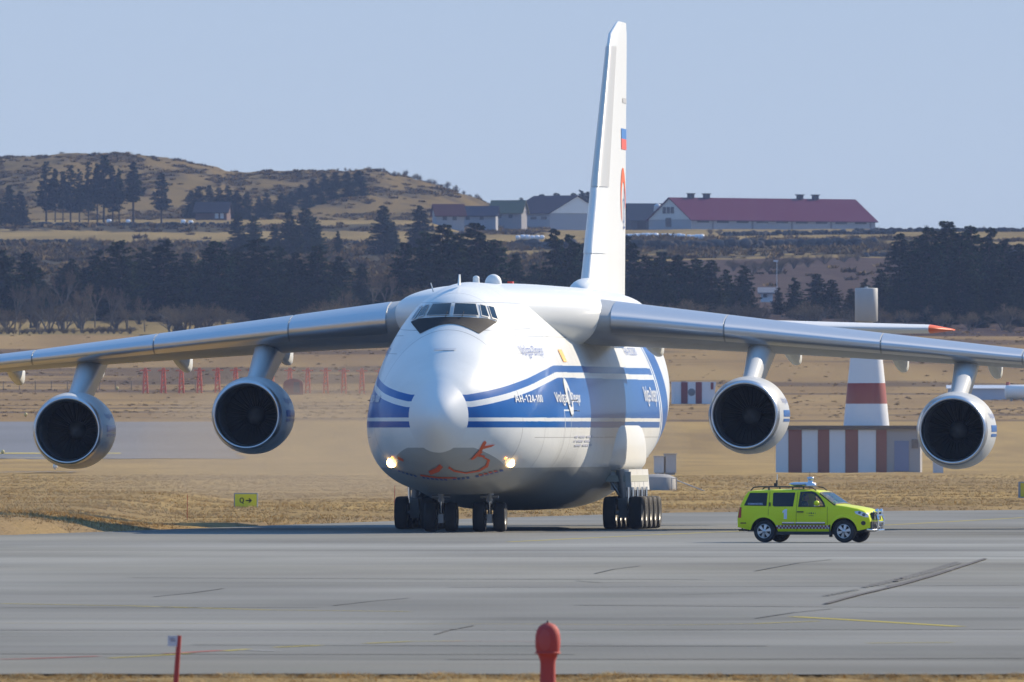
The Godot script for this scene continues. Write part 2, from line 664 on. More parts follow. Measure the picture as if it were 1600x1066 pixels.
		obj("orange_placard", g, mat(0.85, 0.36, 0.03, 0.5), A)
		g = Geo.new()
		for k in 3:
			for c in 12:
				if (c * 7 + k * 3) % 5 != 0: g.patch(rect2(13.8 + c * 0.5, 3.22 + k * 0.16, 14.2 + c * 0.5, 3.30 + k * 0.16), f2, 0.6)
		obj("notice_lines", g, mat(0.45, 0.47, 0.56, 0.5), A)
		# sensor probes
		g = Geo.new()
		for q in [[12.9, 4.95], [13.1, 4.55]]:
			var p := side_pt(q[0], q[1], sg, 0.0)
			g.tube(p, p + Vector3(sg * 0.22, 0.0, 0), 0.02, 0.02, 6)
			g.tube(p + Vector3(sg * 0.22, 0, -0.1), p + Vector3(sg * 0.22, 0.0, 0.75), 0.025, 0.012, 6)
		obj("air_probe", g, dark, A)
	# the numeral, the little airplane and the small print under the chin
	g = Geo.new()
	var swoosh := func(pts: Array, wid: Array):
		for i in pts.size() - 1:
			var a: Vector2 = pts[i]
			var b: Vector2 = pts[i + 1]
			var n0: Vector2 = ((pts[mini(i + 1, pts.size() - 1)] - pts[maxi(i - 1, 0)]) as Vector2).orthogonal().normalized() * wid[i]
			var n1: Vector2 = ((pts[mini(i + 2, pts.size() - 1)] - pts[i]) as Vector2).orthogonal().normalized() * wid[i + 1]
			g.patch(PackedVector2Array([a - n0, b - n1, b + n1, a + n0]), fp, 0.12)
	swoosh.call([Vector2(0.0, 2.52), Vector2(-0.2, 2.36), Vector2(-0.55, 2.24), Vector2(-0.95, 2.16), Vector2(-0.3, 2.07), Vector2(0.4, 2.06)], [0.07, 0.08, 0.07, 0.035, 0.025, 0.02])
	swoosh.call([Vector2(0.25, 2.46), Vector2(0.4, 2.32), Vector2(0.8, 2.24), Vector2(1.25, 2.32), Vector2(1.55, 2.5), Vector2(1.65, 2.72), Vector2(1.5, 2.82), Vector2(1.42, 2.92)], [0.05, 0.035, 0.025, 0.03, 0.045, 0.045, 0.025, 0.02])
	g.patch(PackedVector2Array([Vector2(1.28, 2.88), Vector2(1.36, 2.84), Vector2(1.66, 3.36), Vector2(1.62, 3.44), Vector2(1.55, 3.38)]), fp, 0.12)
	g.patch(PackedVector2Array([Vector2(1.40, 3.10), Vector2(1.50, 3.02), Vector2(1.18, 2.76), Vector2(1.06, 2.74)]), fp2, 0.12)
	g.patch(PackedVector2Array([Vector2(1.52, 3.24), Vector2(1.54, 3.14), Vector2(1.80, 3.22), Vector2(1.92, 3.30)]), fp2, 0.12)
	g.patch(PackedVector2Array([Vector2(1.30, 2.92), Vector2(1.36, 2.86), Vector2(1.52, 2.84), Vector2(1.56, 2.90)]), fp2, 0.12)
	for k in 4: g.patch(rect2(1.2 + k * 0.17, 2.14 + 0.045 * k, 1.32 + k * 0.17, 2.2 + 0.045 * k), fp, 0.12)
	g.patch(PackedVector2Array([Vector2(-1.75, 2.75), Vector2(-1.5, 2.66), Vector2(-1.5, 2.76), Vector2(-1.72, 2.86)]), fp, 0.12)
	obj("orange_anniversary_mark", g, orange, A)
	g = Geo.new()
	for k in 24:
		var y := -1.9 + k * 0.165
		if k in [5, 12, 17]: continue
		var yy := 2.02 + 0.088 * y * y - 0.05
		g.patch(PackedVector2Array([Vector2(y, yy), Vector2(y + 0.11, yy + 0.02 * signf(y)), Vector2(y + 0.11, yy + 0.07 + 0.02 * signf(y)), Vector2(y, yy + 0.07)]), fp, 0.12)
	obj("chin_lettering", g, blue_text, A)
	# landing lights
	for q in [[-2.07, 2.64, 0.16], [2.27, 2.62, 0.13]]:
		g = Geo.new()
		var c := front_pt(q[0], q[1], 0.04)
		g.lathe(c, Vector3(0, 0, 1), [[0.0, 0.05], [0.08, 0.045], [q[2], 0.0], [q[2] + 0.03, -0.1]], 20)
		var em := mat(1, 0.85, 0.6, 0.3)
		em.emission_enabled = true
		em.emission = Color(1.0, 0.80, 0.50)
		em.emission_energy_multiplier = 9.0
		obj("landing_light", g, em, A)
		var sp := SpotLight3D.new()
		sp.name = numbered("landing_lamp_beam", A)
		sp.light_color = Color(1, 0.85, 0.6)
		sp.light_energy = 6.0
		sp.light_size = 0.15
		sp.spot_range = 60.0
		sp.spot_attenuation = 2.0
		sp.spot_angle = 25.0
		sp.shadow_enabled = true
		A.add_child(sp)
		sp.position = c + Vector3(0, 0, 0.12)
		sp.rotation = Vector3(deg_to_rad(-6), PI, 0)
		var mk := mat(1, 0.6, 0.3, 0.3)
		mk.emission_enabled = true
		mk.emission = Color(1.0, 0.6, 0.25)
		mk.emission_energy_multiplier = 3.0
		g = Geo.new()
		g.ball(front_pt(q[0] * 0.96, q[1] + 0.17, 0.02), Vector3.ONE * 0.05, 8, 6)
		obj("small_light", g, mk, A)
	# aerials and domes on the roof
	g = Geo.new()
	g.ball(P(0.1, 9.42, 19.0), Vector3(0.32, 0.34, 0.32), 28, 14, -0.4)
	obj("antenna_dome", g, white, A)
	g = Geo.new()
	g.tube(P(0.15, 9.3, 12.6), P(0.15, 9.55, 12.6), 0.14, 0.12, 12)
	g.ball(P(0.15, 9.55, 12.6), Vector3(0.13, 0.1, 0.13), 12, 6)
	obj("small_dome", g, white, A)
	g = Geo.new()
	g.loft([PackedVector3Array([P(-0.03, 9.25, 7.9), P(0.03, 9.25, 7.9), P(0.03, 9.25, 8.5), P(-0.03, 9.25, 8.5)]), PackedVector3Array([P(-0.02, 9.66, 8.15), P(0.02, 9.66, 8.15), P(0.02, 9.66, 8.45), P(-0.02, 9.66, 8.45)])], true, true, true, false)
	obj("blade_aerial", g, white, A)
	g = Geo.new()
	g.tube(P(-0.95, 9.0, 8.0), P(-1.05, 9.34, 8.0), 0.03, 0.02, 6)
	obj("whip_aerial", g, white, A)
	g = Geo.new()
	g.box(P(0.0, 9.46, 26.0), Vector3(0.2, 0.16, 0.5))
	obj("red_beacon", g, mat(0.6, 0.04, 0.02, 0.3), A)
	# wing fairing across the fuselage top
	g = Geo.new()
	rings = []
	for s in steps(11.0, 52.0, 0.5):
		var k: float = smoothstep(11.0, 22.5, s) * (1.0 - smoothstep(38.0, 52.0, s))
		var o := PackedVector3Array()
		for j in 64:
			var a := TAU * j / 64
			var hy := lerpf(1.0, 4.0, pow(k, 0.8))
			var up := lerpf(0.9, 1.13, k)
			var dn := lerpf(0.8, 1.55, k)
			o.append(P(hy * signf(cos(a)) * pow(absf(cos(a)), 0.85), 8.3 + (up if sin(a) > 0 else dn) * signf(sin(a)) * pow(absf(sin(a)), 0.85), s))
		rings.append(o)
	g.loft(rings, true, true, true)
	obj("wing_fairing", g, white, A)
	# gear fairings and belly lobes
	for sg in [-1.0, 1.0]:
		g = Geo.new()
		rings = []
		for s in steps(20.0, 50.0, 0.4):
			var k: float = smoothstep(20.0, 31.0, s) * (1.0 - smoothstep(37.0, 50.0, s))
			var o := PackedVector3Array()
			for j in 48:
				var a := TAU * j / 48
				var up := sin(a) > 0
				o.append(P(sg * (2.0 + lerpf(0.9, 1.96, k) * signf(cos(a)) * pow(absf(cos(a)), 0.45)), 2.75 + (lerpf(0.7, 2.0, k) * pow(absf(sin(a)), 0.8) if up else -0.72 * pow(absf(sin(a)), 0.8) * k), s))
			rings.append(o)
		g.loft(rings, true, true, true)
		obj("gear_fairing", g, white, A)
		# hanging gear doors, in panels
		for k in 4:
			g = Geo.new()
			var s0 := 29.2 + k * 2.2
			g.loft([PackedVector3Array([P(sg * 4.06, 2.3, s0), P(sg * 4.10, 2.3, s0), P(sg * 4.10, 2.3, s0 + 2.15), P(sg * 4.06, 2.3, s0 + 2.15)]), PackedVector3Array([P(sg * 4.12, 1.5, s0), P(sg * 4.16, 1.5, s0), P(sg * 4.16, 1.5, s0 + 2.15), P(sg * 4.12, 1.5, s0 + 2.15)])], true, true, true, false)
			obj("gear_door", g, mat(0.62, 0.63, 0.62, 0.45), A)
		# the door across the front of the wheel bay
		g = Geo.new()
		g.box(P(sg * 3.95, 1.86, 29.0), Vector3(0.78, 0.72, 0.05), Basis(Vector3.RIGHT, 0.12))
		obj("gear_door", g, mat(0.62, 0.63, 0.62, 0.45), A)
	wings_and_tail(A, white, grey, metal, orange, blue)
	engines(A, white, metal, lip_metal, blue, blue_text, dark)
	gear(A, steel)

func wings_and_tail(A: Node3D, white, grey, metal, orange, blue):
	var under := mat(0.42, 0.43, 0.43, 0.38)
	speckle(under, 0.15, 0.82, 1.0, 0.02, 21)
	var slatm: StandardMaterial3D = metal
	for sg in [1.0, -1.0]:
		var g := Geo.new()
		var rings := []
		for y in steps(2.6, 7.0, 0.55) + steps(7.0, 36.6, 0.8).slice(1): rings.append(wing_ring(y, sg))
		g.loft(rings, true, true, true)
		var W := obj("wing", g, under, A)
		var joints := [4.3, 8.4, 14.1, 19.3, 27.5, 36.0]
		for k in joints.size() - 1:
			g = Geo.new()
			rings = []
			for y in steps(joints[k] + 0.03, joints[k + 1] - 0.03, 0.8):
				var o := PackedVector3Array()
				for i in range(12, -1, -1): o.append(wing_pt(y, 0.16 * pow(i / 12.0, 2.0), 1.0, sg, 0.03))
				for i in range(1, 8): o.append(wing_pt(y, 0.045 * pow(i / 7.0, 2.0), -1.0, sg, 0.03))
				rings.append(o)
			g.loft(rings, false)
			# side faces of the slat segment, so that a joint shows
			for e in [0, rings.size() - 1]:
				var r: PackedVector3Array = rings[e]
				var y: float = joints[k] + 0.03 if e == 0 else joints[k + 1] - 0.03
				for i in range(0, 12):
					var x0 := 0.16 * pow((12 - i) / 12.0, 2.0)
					var x1 := 0.16 * pow((11 - i) / 12.0, 2.0)
					g.quad(r[i], r[i + 1], wing_pt(y, x1, 1.0, sg, -0.01), wing_pt(y, x0, 1.0, sg, -0.01))
			obj("slat", g, slatm, W)
		# flap track fairings
		for y in [4.7, 10.0, 14.1, 17.7, 21.0, 25.5]:
			var w := wing_at(y)
			var z0: float = w[1] + w[2] * 0.62
			var z1: float = w[1] + w[2] * 1.08
			var hy: float = w[3] - w[5] * 0.8
			g = Geo.new()
			rings = []
			for i in 17:
				var t := i / 16.0
				var r := 0.27 * pow(sin(PI * clampf(0.04 + 0.66 * t, 0.0, 1.0)), 0.55)
				var o := PackedVector3Array()
				for j in 18:
					var a := TAU * j / 18
					var ca := signf(cos(a)) * pow(absf(cos(a)), 0.7)
					var sa := signf(sin(a)) * pow(absf(sin(a)), 0.7)
					o.append(P(sg * y + 0.8 * r * ca, hy - 0.02 - 0.36 * t + r * (0.35 + 0.75 * t) * sa + 0.12 * t * (1.0 if sa > 0 else 0.0), lerpf(z0, z1, t) + 0.25 * sa * t))
				rings.append(o)
			g.loft(rings, true, true, true)
			obj("flap_track_fairing", g, mat(0.60, 0.61, 0.58, 0.4), W)
		# tailplane
		g = Geo.new()
		rings = []
		for i in 9:
			var t := i / 8.0
			rings.append(surface_ring(P(sg * lerpf(0.6, 12.75, t), lerpf(8.05, 7.93, t), lerpf(57.0, 65.4, t)), lerpf(7.6, 3.6, t), 0.10, false))
		g.loft(rings, true, true, true)
		var TP := obj("tailplane", g, mat(0.66, 0.67, 0.68, 0.4), A)
		g = Geo.new()
		rings = []
		for i in 7:
			var t := i / 6.0
			rings.append(surface_ring(P(sg * lerpf(12.75, 13.65, t), lerpf(7.93, 7.90, t), lerpf(65.4, 66.6, t * t)), lerpf(3.6, 1.4, t * t), lerpf(0.10, 0.05, t), false))
		g.loft(rings, true, true, true)
		obj("tailplane_tip", g, orange, TP)
	# fin
	var g := Geo.new()
	var rings := []
	for i in 23:
		var t := i / 22.0
		var le := lerpf(53.0, 63.6, t) + (0.0 if t < 0.93 else 2.6 * pow((t - 0.93) / 0.07, 2.0))
		var te := lerpf(67.0, 69.2, t)
		rings.append(surface_ring(P(0, lerpf(8.6, 20.45, t), le), te - le, lerpf(0.072, 0.062, t), true))
	g.loft(rings, true, true, true)
	var fin := obj("tail_fin", g, white, A)
	var fin_pt := func(s: float, h: float, sgn: float, off: float):
		var t := (h - 8.6) / 11.85
		var le := lerpf(53.0, 63.6, t)
		var c := lerpf(67.0, 69.2, t) - le
		var x := clampf((s - le) / c, 0.0, 1.0)
		return P(sgn * (slab_foil(x, lerpf(0.072, 0.062, t)) * c + off), h, s - (off if x < 0.005 else 0.0))
	# metal leading edge, upper and lower lengths
	for q in [[10.9, 13.6, white], [13.6, 19.4, grey]]:
		g = Geo.new()
		rings = []
		for h in steps(q[0] + 0.02, q[1] - 0.02, 0.4):
			var t: float = (h - 8.6) / 11.85
			var le := lerpf(53.0, 63.6, t)
			var c := lerpf(67.0, 69.2, t) - le
			var o := PackedVector3Array()
			for i in range(-8, 9): o.append(fin_pt.call(le + c * 0.17 * pow(absi(i) / 8.0, 2.0), h, 1.0 if i > 0 else -1.0, 0.025))
			rings.append(o)
		g.loft(rings, false)
		obj("fin_leading_edge", g, mat(0.62, 0.61, 0.57, 0.35, 0.3) if q[1] > 15 else white, fin)
	# the intake bulge at the foot of the fin
	g = Geo.new()
	g.ball(P(0, 9.3, 54.5), Vector3(0.75, 0.62, 2.6), 24, 12)
	obj("fin_root_fairing", g, white, fin)
	# rudder gap, flag and emblem on both sides
	for sg in [1.0, -1.0]:
		var ff := func(p: Vector2): return fin_pt.call(p.x, p.y, sg, 0.02)
		var ff2 := func(p: Vector2): return fin_pt.call(p.x, p.y, sg, 0.035)
		for fl in [[15.68, 16.10, Vector3(0.04, 0.20, 0.55)], [15.25, 15.68, Vector3(0.75, 0.10, 0.06)]]:
			g = Geo.new()
			g.patch(rect2(65.7, fl[0], 68.3, fl[1]), ff, 0.5)
			obj("flag_band", g, mat(fl[2].x, fl[2].y, fl[2].z, 0.4), fin)
		g = Geo.new()
		var c0 := Vector2(66.4, 13.25)
		for k in 40:
			var a0 := deg_to_rad(-20 + 250.0 * k / 40)
			var a1 := deg_to_rad(-20 + 250.0 * (k + 1) / 40)
			var w0 := 0.16 + 0.42 * sin(PI * k / 40.0)
			var w1 := 0.16 + 0.42 * sin(PI * (k + 1) / 40.0)
			var e0 := Vector2(cos(a0), sin(a0))
			var e1 := Vector2(cos(a1), sin(a1))
			g.patch(PackedVector2Array([c0 + e0 * 1.25, c0 + e1 * 1.25, c0 + e1 * (1.25 - w1), c0 + e0 * (1.25 - w0)]), ff, 0.4)
		obj("fin_emblem", g, orange, fin)
		g = Geo.new()
		for k in 24:
			var a0 := TAU * k / 24
			var a1 := TAU * (k + 1) / 24
			var c1 := Vector2(66.5, 12.75)
			var e0 := Vector2(cos(a0), sin(a0))
			var e1 := Vector2(cos(a1), sin(a1))
			g.patch(PackedVector2Array([c1 + e0 * 0.5, c1 + e1 * 0.5, c1 + e1 * 0.42, c1 + e0 * 0.42]), ff2, 0.4)
		g.patch(rect2(66.6, 12.1, 66.75, 13.7), ff2, 0.4)
		g.patch(rect2(66.35, 12.03, 67.0, 12.11), ff2, 0.4)
		obj("fin_emblem", g, blue, fin)
		g = Geo.new()
		g.patch(rect2(66.6, 17.15, 68.5, 17.35), ff, 0.5)
		obj("fin_number", g, mat(0.45, 0.46, 0.47, 0.5), fin)

func engines(A: Node3D, white, metal, lip_metal, blue, blue_text, dark):
	var inner := mat(0.14, 0.142, 0.15, 0.6)  # duct grey painted darker than its liner, for the shade deep inside
	var cowl := gloss(mat(0.54, 0.555, 0.555, 0.35), 0.15)
	var hot := mat(0.20, 0.19, 0.18, 0.4, 0.8)
	for q in [[9.55, 20.4, 4.39], [17.1, 25.2, 3.81]]:
		for sg in [1.0, -1.0]:
			var c := P(sg * q[0], q[2], q[1])
			var ax := Vector3(0, 0, -1)
			var g := Geo.new()
			g.lathe(c, ax, [[1.345, 0.34], [1.40, 0.6], [1.46, 1.1], [1.49, 1.8], [1.48, 2.8], [1.40, 3.8], [1.30, 4.5], [1.27, 4.5], [1.20, 4.2]], 72)
			var E := obj("engine", g, cowl, A)
			g = Geo.new()
			g.lathe(c, ax, [[1.12, 0.42], [1.135, 0.28], [1.165, 0.12], [1.20, 0.03], [1.24, 0.0], [1.275, 0.03], [1.31, 0.12], [1.345, 0.34]], 72)
			obj("intake_lip", g, lip_metal, E)
			g = Geo.new()
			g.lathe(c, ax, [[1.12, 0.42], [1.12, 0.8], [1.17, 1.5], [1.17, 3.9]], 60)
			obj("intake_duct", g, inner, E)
			g = Geo.new()
			for k in 33:
				var a := TAU * k / 33
				var d0 := Vector3(cos(a), sin(a), 0)
				var d1 := Vector3(cos(a + 0.17), sin(a + 0.17), 0)
				g.quad(c + d0 * 0.34 + ax * 2.85, c + d1 * 0.34 + ax * 3.15, c + d1 * 1.16 + ax * 3.02, c + d0 * 1.16 + ax * 2.8)
			g.lathe(c, ax, [[1.17, 3.4], [0.02, 3.4]], 40)
			obj("fan_blades", g, mat(0.11, 0.112, 0.116, 0.45, 0.3), E)
			g = Geo.new()
			g.lathe(c, ax, [[0.0, 2.35], [0.12, 2.42], [0.25, 2.6], [0.36, 2.9], [0.36, 3.2]], 28)
			obj("spinner", g, mat(0.17, 0.17, 0.175, 0.5), E)
			g = Geo.new()
			g.lathe(c, ax, [[1.0, 4.0], [0.98, 4.6], [0.85, 5.4], [0.7, 6.1], [0.66, 6.1], [0.4, 5.6], [0.0, 5.6]], 40)
			obj("exhaust", g, hot, E)
			# pylon: a slanted blade from the cowl to the underside of the wing
			g = Geo.new()
			var w := wing_at(q[0])
			var rings := []
			for i in 9:
				var t := i / 8.0
				var hh := lerpf(q[2] + 1.3, w[3] - 0.30, t)
				var le := lerpf(q[1] + 1.3, w[1] + 1.1, pow(t, 0.85))
				var te := lerpf(q[1] + 6.8, w[1] + w[2] * 0.72, t)
				var ch: float = te - le
				rings.append(surface_ring(P(sg * q[0], hh, le), ch, lerpf(0.62, 0.98, t) / ch, true))
			g.loft(rings, true, true, true)
			obj("pylon", g, cowl, E)
			# two blue bands and a line of writing on both flanks of the cowl
			for sd in [1.0, -1.0]:
				var f := func(p: Vector2):
					var r := ipol([[0.34, 1.345], [0.6, 1.40], [1.1, 1.46], [1.8, 1.49], [2.8, 1.48], [3.8, 1.40], [4.5, 1.30]], p.x) + 0.012
					return c + Vector3(sd * sqrt(maxf(r * r - p.y * p.y, 0.0)), p.y, 0) + ax * p.x
				g = Geo.new()
				g.patch(rect2(0.9, -0.05, 4.4, 0.20), f, 0.3)
				g.patch(rect2(0.9, -0.24, 4.4, -0.13), f, 0.3)
				obj("blue_band", g, blue, E)
				g = Geo.new()
				var f4 := func(p: Vector2): return f.call(Vector2(1.0 + p.x if sd > 0 else 3.2 - p.x, 0.42 + p.y))
				g.conform(word("Volga-Dnepr", 2.2, 0.26, "Droid Sans", 400), f4, 0.3)
				obj("lettering", g, blue_text, E)

func wheel(A: Node3D, c: Vector3, r: float, w: float):
	var g := Geo.new()
	var x := Vector3.RIGHT
	var prof := []
	for k in 17:
		var a := PI * k / 16.0
		prof.append([r - 0.22 * r * (1.0 - pow(sin(a), 0.5)), -w / 2 * cos(a)])
	prof.push_front([r * 0.52, -w / 2 * 0.82])
	prof.append([r * 0.52, w / 2 * 0.82])
	g.lathe(c, x, prof, 36)
	# tread grooves are rings sunk into the crown
	var W := obj("wheel", g, TYRE, A)
	g = Geo.new()
	for s in [-1.0, 1.0]:
		g.lathe(c, x * s, [[r * 0.54, w * 0.40], [r * 0.50, w * 0.44], [r * 0.46, w * 0.30], [r * 0.30, w * 0.26], [r * 0.22, w * 0.36], [0.0, w * 0.38]], 24)
	obj("rim", g, RIM, W)

var TYRE := mat(0.022, 0.022, 0.023, 0.8)
var RIM := mat(0.30, 0.30, 0.29, 0.45, 0.4)

func gear(A: Node3D, steel):
	var bright := mat(0.75, 0.76, 0.78, 0.15, 1.0)
	for sg in [-1.0, 1.0]:
		var y: float = sg * 0.92
		var g := Geo.new()
		g.tube(P(y, 2.0, 10.2), P(y, 1.15, 10.3), 0.13, 0.12, 14)
		g.tube(P(y - 0.34, 1.32, 10.25), P(y + 0.34, 1.32, 10.25), 0.07, 0.07, 10)
		g.tube(P(y, 0.56, 10.35), P(y, 0.56, 10.35) + Vector3(0.3, 0, 0), 0.07, 0.07, 10)
		g.tube(P(y, 0.56, 10.35), P(y, 0.56, 10.35) - Vector3(0.3, 0, 0), 0.07, 0.07, 10)
		g.box(P(y, 0.5, 10.35), Vector3(0.2, 0.34, 0.3))
		g.tube(P(y, 1.9, 12.0), P(y, 1.0, 10.4), 0.06, 0.06, 8)
		var L := obj("nose_gear_leg", g, steel, A)
		g = Geo.new()
		g.tube(P(y, 1.15, 10.3), P(y, 0.6, 10.35), 0.08, 0.08, 14)
		obj("piston", g, bright, L)
		for d in [-0.39, 0.39]: wheel(A, P(y + d, 0.56, 10.35), 0.56, 0.45)
		for k in 5:
			var s := 29.0 + k * 1.72
			var ym: float = sg * 4.05
			g = Geo.new()
			g.tube(P(ym - sg * 0.12, 2.3, s - 0.1), P(ym, 1.2, s), 0.17, 0.15, 14)
			g.box(P(ym, 0.85, s), Vector3(0.34, 0.75, 0.42), Basis(Vector3.RIGHT, 0.3))
			g.tube(P(ym - 0.55, 0.635, s), P(ym + 0.55, 0.635, s), 0.1, 0.1, 10)
			g.tube(P(ym - sg * 0.7, 2.2, s), P(ym, 1.1, s), 0.07, 0.07, 8)
			var M := obj("main_gear_leg", g, steel, A)
			g = Geo.new()
			g.tube(P(ym + sg * 0.2, 1.62, s - 0.15), P(ym + sg * 0.2, 1.0, s - 0.15), 0.06, 0.06, 10)
			obj("piston", g, bright, M)
			for d in [-0.5, 0.5]: wheel(A, P(ym + d, 0.635, s), 0.635, 0.50)
	# dark wheel bay above the main wheels
	for sg in [-1.0, 1.0]:
		var g := Geo.new()
		g.box(P(sg * 3.2, 1.95, 33.2), Vector3(1.9, 0.25, 8.8))
		obj("wheel_bay", g, mat(0.40, 0.42, 0.38, 0.7), A)

# ---------- ground, apron, airfield ----------
const PROFILE := [[0, 0.0], [1500, 0.0], [1900, 0.02], [2150, 0.3], [2350, 4.84], [2700, 9.3], [3000, 19.6], [3200, 24.6], [4200, 45.4], [4600, 54.3], [4800, 59.9], [5200, 62.0]]
const CREST := [[-320, 80.0], [-200, 84.0], [-154, 85.6], [-137, 86.6], [-120, 85.8], [-90, 82.6], [-85, 81.0], [-62, 81.4], [-46, 81.8], [-31, 78.5], [-19, 75.6], [-11, 73.0], [-6, 70.6], [2, 66.6], [20, 64.4], [60, 64.0], [154, 63.4], [320, 63.0]]

const PROFILE_FARM := [[3200, 24.6], [4200, 45.4], [4600, 53.1], [4800, 56.3], [5000, 59.3], [5200, 61.8]]

func gh(x: float, d: float) -> float:
	var h := cpol(PROFILE, minf(d, 5200.0))
	if d > 4200.0: h = lerpf(h, cpol(PROFILE_FARM, minf(d, 5200.0)), smoothstep(-26.0, -8.0, x))
	if d > 4800.0:
		var hc := cpol(CREST, x * 5400.0 / d)
		var t := smoothstep(lerpf(4800.0, 5240.0, smoothstep(-12.0, 14.0, x)), lerpf(5400.0, 5460.0, smoothstep(-12.0, 14.0, x)), d)
		h = lerpf(minf(h, 62.0), hc, t)
		if d > 5400.0: h -= (d - 5400.0) * 0.02
		h += t * noise.get_noise_2d(x * 1.3, d * 0.4) * 2.2 * clampf((hc - 65.0) / 8.0, 0.05, 1.0)
	if d > 2200.0:
		h += noise.get_noise_2d(x * 0.8, d * 0.5) * 0.35 * clampf((d - 2200.0) / 800.0, 0.0, 2.0)
	elif d > 870.0:
		h += (noise.get_noise_2d(x * 6.0, d * 2.0) * 0.12 + 0.02) * clampf((d - 870.0) / 100.0, 0.0, 1.0)
	return h

# the distance at which a ray of the photograph meets the rising ground
func ray_d(px: float, py: float, start := 2400.0) -> float:
	var d := start
	while d < 5600.0:
		if gh(px_x(px, d), d) >= CAM_H + (HORIZON - py) * d / F_PX: return d
		d += 4.0
	return 5400.0

func on_ground(x: float, d: float, up := 0.0) -> Vector3:
	return Vector3(x, gh(x, d) + up, -d)

# far edge of the apron, as metres aside -> metres away
var FAR_EDGE := []

func far_edge(x: float) -> float:
	return ipol(FAR_EDGE, x)

func field_color(x: float, d: float) -> Color:
	var n := noise.get_noise_2d(x * 1.5, d * 0.25)
	var n2 := noise2.get_noise_2d(x * 3.0 + 50.0, d * 0.6)
	var tan_ := Color(0.405, 0.285, 0.125)
	var brown := Color(0.275, 0.195, 0.098)
	var c := tan_.lerp(brown, clampf(0.35 + n * 0.9 + n2 * 0.5, 0.0, 1.0))
	var px := x * F_PX / d + 800.0
	if d > 2350.0 and d < 3000.0:
		# rough heath with dark wet strips
		var k := smoothstep(0.08, 0.3, noise.get_noise_2d(x * 0.30 + 300.0, d * 1.1))
		c = Color(0.345, 0.24, 0.115).lerp(Color(0.245, 0.168, 0.088), clampf(0.5 + n * 1.2, 0.0, 1.0)).lerp(Color(0.12, 0.090, 0.068), k * 0.8)
	elif d >= 3000.0 and d < 4800.0:
		var straw := Color(0.29, 0.215, 0.095).lerp(Color(0.20, 0.15, 0.07), clampf(0.4 + n, 0.0, 1.0))
		var scrub := Color(0.105, 0.088, 0.052).lerp(Color(0.065, 0.058, 0.042), clampf(0.5 + n * 1.5, 0.0, 1.0))
		var w := d + 30.0 * n2
		c = scrub
		if x < -10.0:
			if (w > 4390.0 and w < 4630.0) or w > 4700.0 or w < 3130.0: c = straw
		elif x < 22.0:
			if (w > 4150.0 and w < 4230.0) or w > 4420.0: c = straw
		else:
			var slant := (x - 60.0) * 1.6
			if d < 4080.0 + slant: c = Color(0.075, 0.055, 0.052).lerp(Color(0.10, 0.076, 0.066), clampf(0.5 + n2, 0.0, 1.0))
			elif w < 4110.0 + slant or (w > 4130.0 and w < 4200.0 and x < 70.0) or (w > 4330.0 and w < 4480.0) or w > 4570.0: c = straw
	elif d >= 4800.0:
		var k := clampf(0.40 + 2.4 * noise.get_noise_2d(x * 2.2, d * 0.35) + 1.3 * n2, 0.0, 1.0)
		c = Color(0.185, 0.134, 0.062).lerp(Color(0.085, 0.070, 0.044), k)
		if x > 5.0: c = Color(0.27, 0.20, 0.09).lerp(Color(0.19, 0.145, 0.07), k)
	return c

func sheet(called: String, xs: Callable, ds: Array, nx: int, hf: Callable, cf: Callable, m: Material, kind := "structure") -> MeshInstance3D:
	var v := PackedVector3Array()
	var c := PackedColorArray()
	var ix := PackedInt32Array()
	for d in ds:
		for i in nx + 1:
			var x: float = xs.call(float(i) / nx, d)
			v.append(Vector3(x, hf.call(x, d), -d))
			c.append(cf.call(x, d))
	for r in ds.size() - 1:
		for i in nx:
			var a := r * (nx + 1) + i
			ix.append_array(PackedInt32Array([a, a + nx + 1, a + 1, a + 1, a + nx + 1, a + nx + 2]))
	var n := PackedVector3Array()
	n.resize(v.size())
	for k in range(0, ix.size(), 3):
		var fn := (v[ix[k + 1]] - v[ix[k]]).cross(v[ix[k + 2]] - v[ix[k]])
		if fn.y < 0.0: fn = -fn
		for q in 3: n[ix[k + q]] += fn
	for k in n.size(): n[k] = n[k].normalized()
	var arr := []
	arr.resize(Mesh.ARRAY_MAX)
	arr[Mesh.ARRAY_VERTEX] = v
	arr[Mesh.ARRAY_NORMAL] = n
	arr[Mesh.ARRAY_COLOR] = c
	arr[Mesh.ARRAY_INDEX] = ix
	var am := ArrayMesh.new()
	am.add_surface_from_arrays(Mesh.PRIMITIVE_TRIANGLES, arr)
	var o := obj(called, am, m)
	o.set_meta("kind", kind)
	return o

